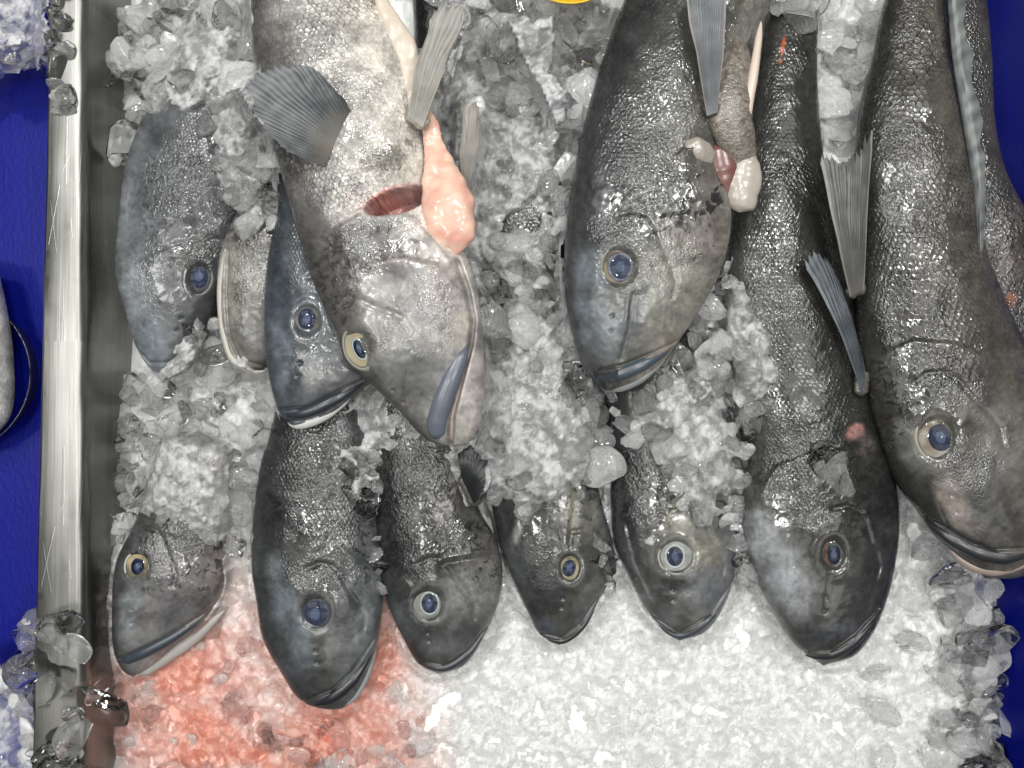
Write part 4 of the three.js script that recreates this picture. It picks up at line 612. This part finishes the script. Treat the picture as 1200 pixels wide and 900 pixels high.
pileUp('right', 'heap of wet crushed ice under the spotted-cheek fish', [[852, 308], [890, 350], [916, 440], [885, 500], [872, 600], [800, 600], [772, 530], [725, 500], [770, 460], [800, 410], [838, 350]], 0.014, 120, 6, 21, [C, Wt, M]);
pileUp('fishtop', 'patch of clear ice on the dark slate fish with the cloudy eye', [[388, 516], [440, 514], [447, 560], [430, 605], [402, 585]], 0.008, 14, 7, 17, [C, Wt]);
heap('fishtop', [[950, 520], [995, 525], [990, 575], [962, 570]], 7, 10, 18, [C, Wt, C], -0.1, 0.4);
heap('fishtop', [[690, 620], [722, 640], [716, 690], [690, 670]], 9, 7, 12, [C, Wt], 0.1, 0.7);
heap('fishtop', [[850, 600], [880, 610], [890, 690], [862, 680]], 16, 6, 13, [C, Wt, M], 0.2, 0.8);
heap('fishtop', [[420, 630], [448, 620], [455, 700], [440, 690]], 10, 5, 11, [C, Wt], 0.1, 0.7);
pileUp('top', 'heap of wet crushed ice behind the pelvic fins of the pale fish', [[450, -30], [600, -30], [600, 60], [560, 110], [552, 160], [530, 100], [548, 20], [500, 0]], 0.012, 40, 6, 19, [C, Wt, M]);
heap('top', [[895, -30], [960, -30], [955, 20], [905, 25]], 12, 10, 20, [C, Wt, M], 0.0, 0.5);
// on the rim and in the blue tub
H.forEach((h, k) => { const px = HX0 + (k % HW) * HC, py = HY0 + Math.floor(k / HW) * HC; if (px < 50) H[k] = Math.max(h, py > 730 ? -0.02 + (py - 730) * 0.0003 : py < 90 ? 0.0 : -0.055); });
pileUp('tub', 'heap of whitish ice in the lower end of the blue tub', [[-60, 775], [10, 785], [38, 815], [45, 940], [-60, 940]], 0.02, 40, 7, 20, [M, Wh, Wt]);
pileUp('tub', 'heap of ice in the upper end of the blue tub', [[-60, -60], [58, -60], [52, 66], [20, 80], [-60, 100]], 0.02, 50, 7, 20, [M, Wh, Wt, C]);
heap('rimtop', [[20, 740], [50, 728], [88, 730], [98, 770], [110, 860], [90, 930], [45, 930], [40, 800]], 22, 9, 26, [C, C, C, Wt], 0.2, 0.8, 1.2);
heap('rimtop', [[55, -20], [78, -20], [84, 60], [80, 135], [64, 130], [56, 60]], 18, 7, 15, [C, Wt], 0.2, 0.7);
for (const [x, y, r] of [[121, 80, 17], [108, 835, 34], [70, 735, 24], [1160, 762, 24], [1062, 752, 18], [150, 165, 20], [143, 185, 12], [137, 500, 18], [710, 440, 13], [118, 810, 12], [152, 455, 16], [1140, 770, 22]]) dropChip(x, y, r, [C], 'lone', 0.3, 0.8);

const WORDS = {
  bed: ['white nugget of packed ice in the clean bed', 'nuggets in the white ice bed'], edge: ['clear melting ice chunk at the edge of the bed beside the navy tub', 'chunks at the bed edge'],
  pink: ['pink-tinged ice nugget in the blood-stained corner', 'nuggets in the stained ice'], rim: ['glassy ice chunk heaped between the rim and the slate heads', 'chunks heaped by the steel rim'],
  back: ['glassy ice chunk heaped on the fish along the steel rim', 'chunks on the fish by the rim'], middle: ['glassy ice chunk in the heap between the pale gutted fish and the spotted-cheek fish', 'chunks in the middle heap'],
  right: ['glassy ice chunk heaped under the jaw of the spotted-cheek fish', 'chunks under the spotted cheek'], fishtop: ['clear ice chunk stuck on a head of the lower row', 'chunks on the lower heads'],
  top: ['clear ice chunk behind the pelvic fins and bodies of the big fish', 'chunks behind the big fish'], tub: ['whitish ice chunk in the blue tub beyond the rim', 'chunks in the blue tub'],
  rimtop: ['clear wet ice chunk lying across the steel rim', 'chunks on the steel rim'], lone: ['large clear lone ice chunk, smooth and melting', 'lone clear chunks'] };
singles.sort((a, b) => b.r - a.r);
const stuff = new THREE.Group(); stuff.name = 'crushed_ice'; scene.add(stuff); tag(stuff, 'loose glassy crushed ice heaped over and between the fish', 'crushed ice', null, 'stuff');
const batches = {}; let count = 0;
for (const s of singles) {
  if (count < 290) { count++; const m = mesh('ice_chunk', chips[s.v], ICE[s.mat]); m.applyMatrix4(s.m); tag(m, WORDS[s.pile][0], 'ice chunk', WORDS[s.pile][1]); }
  else (batches[s.v + s.mat] ??= []).push(s);
}
for (const list of Object.values(batches)) {
  const im = new THREE.InstancedMesh(chips[list[0].v], ICE[list[0].mat], list.length); im.name = 'ice_chips'; im.castShadow = im.receiveShadow = true; im.userData.kind = 'stuff';
  list.forEach((s, i) => im.setMatrixAt(i, s.m)); stuff.add(im);
}
renderer.render(scene, camera);
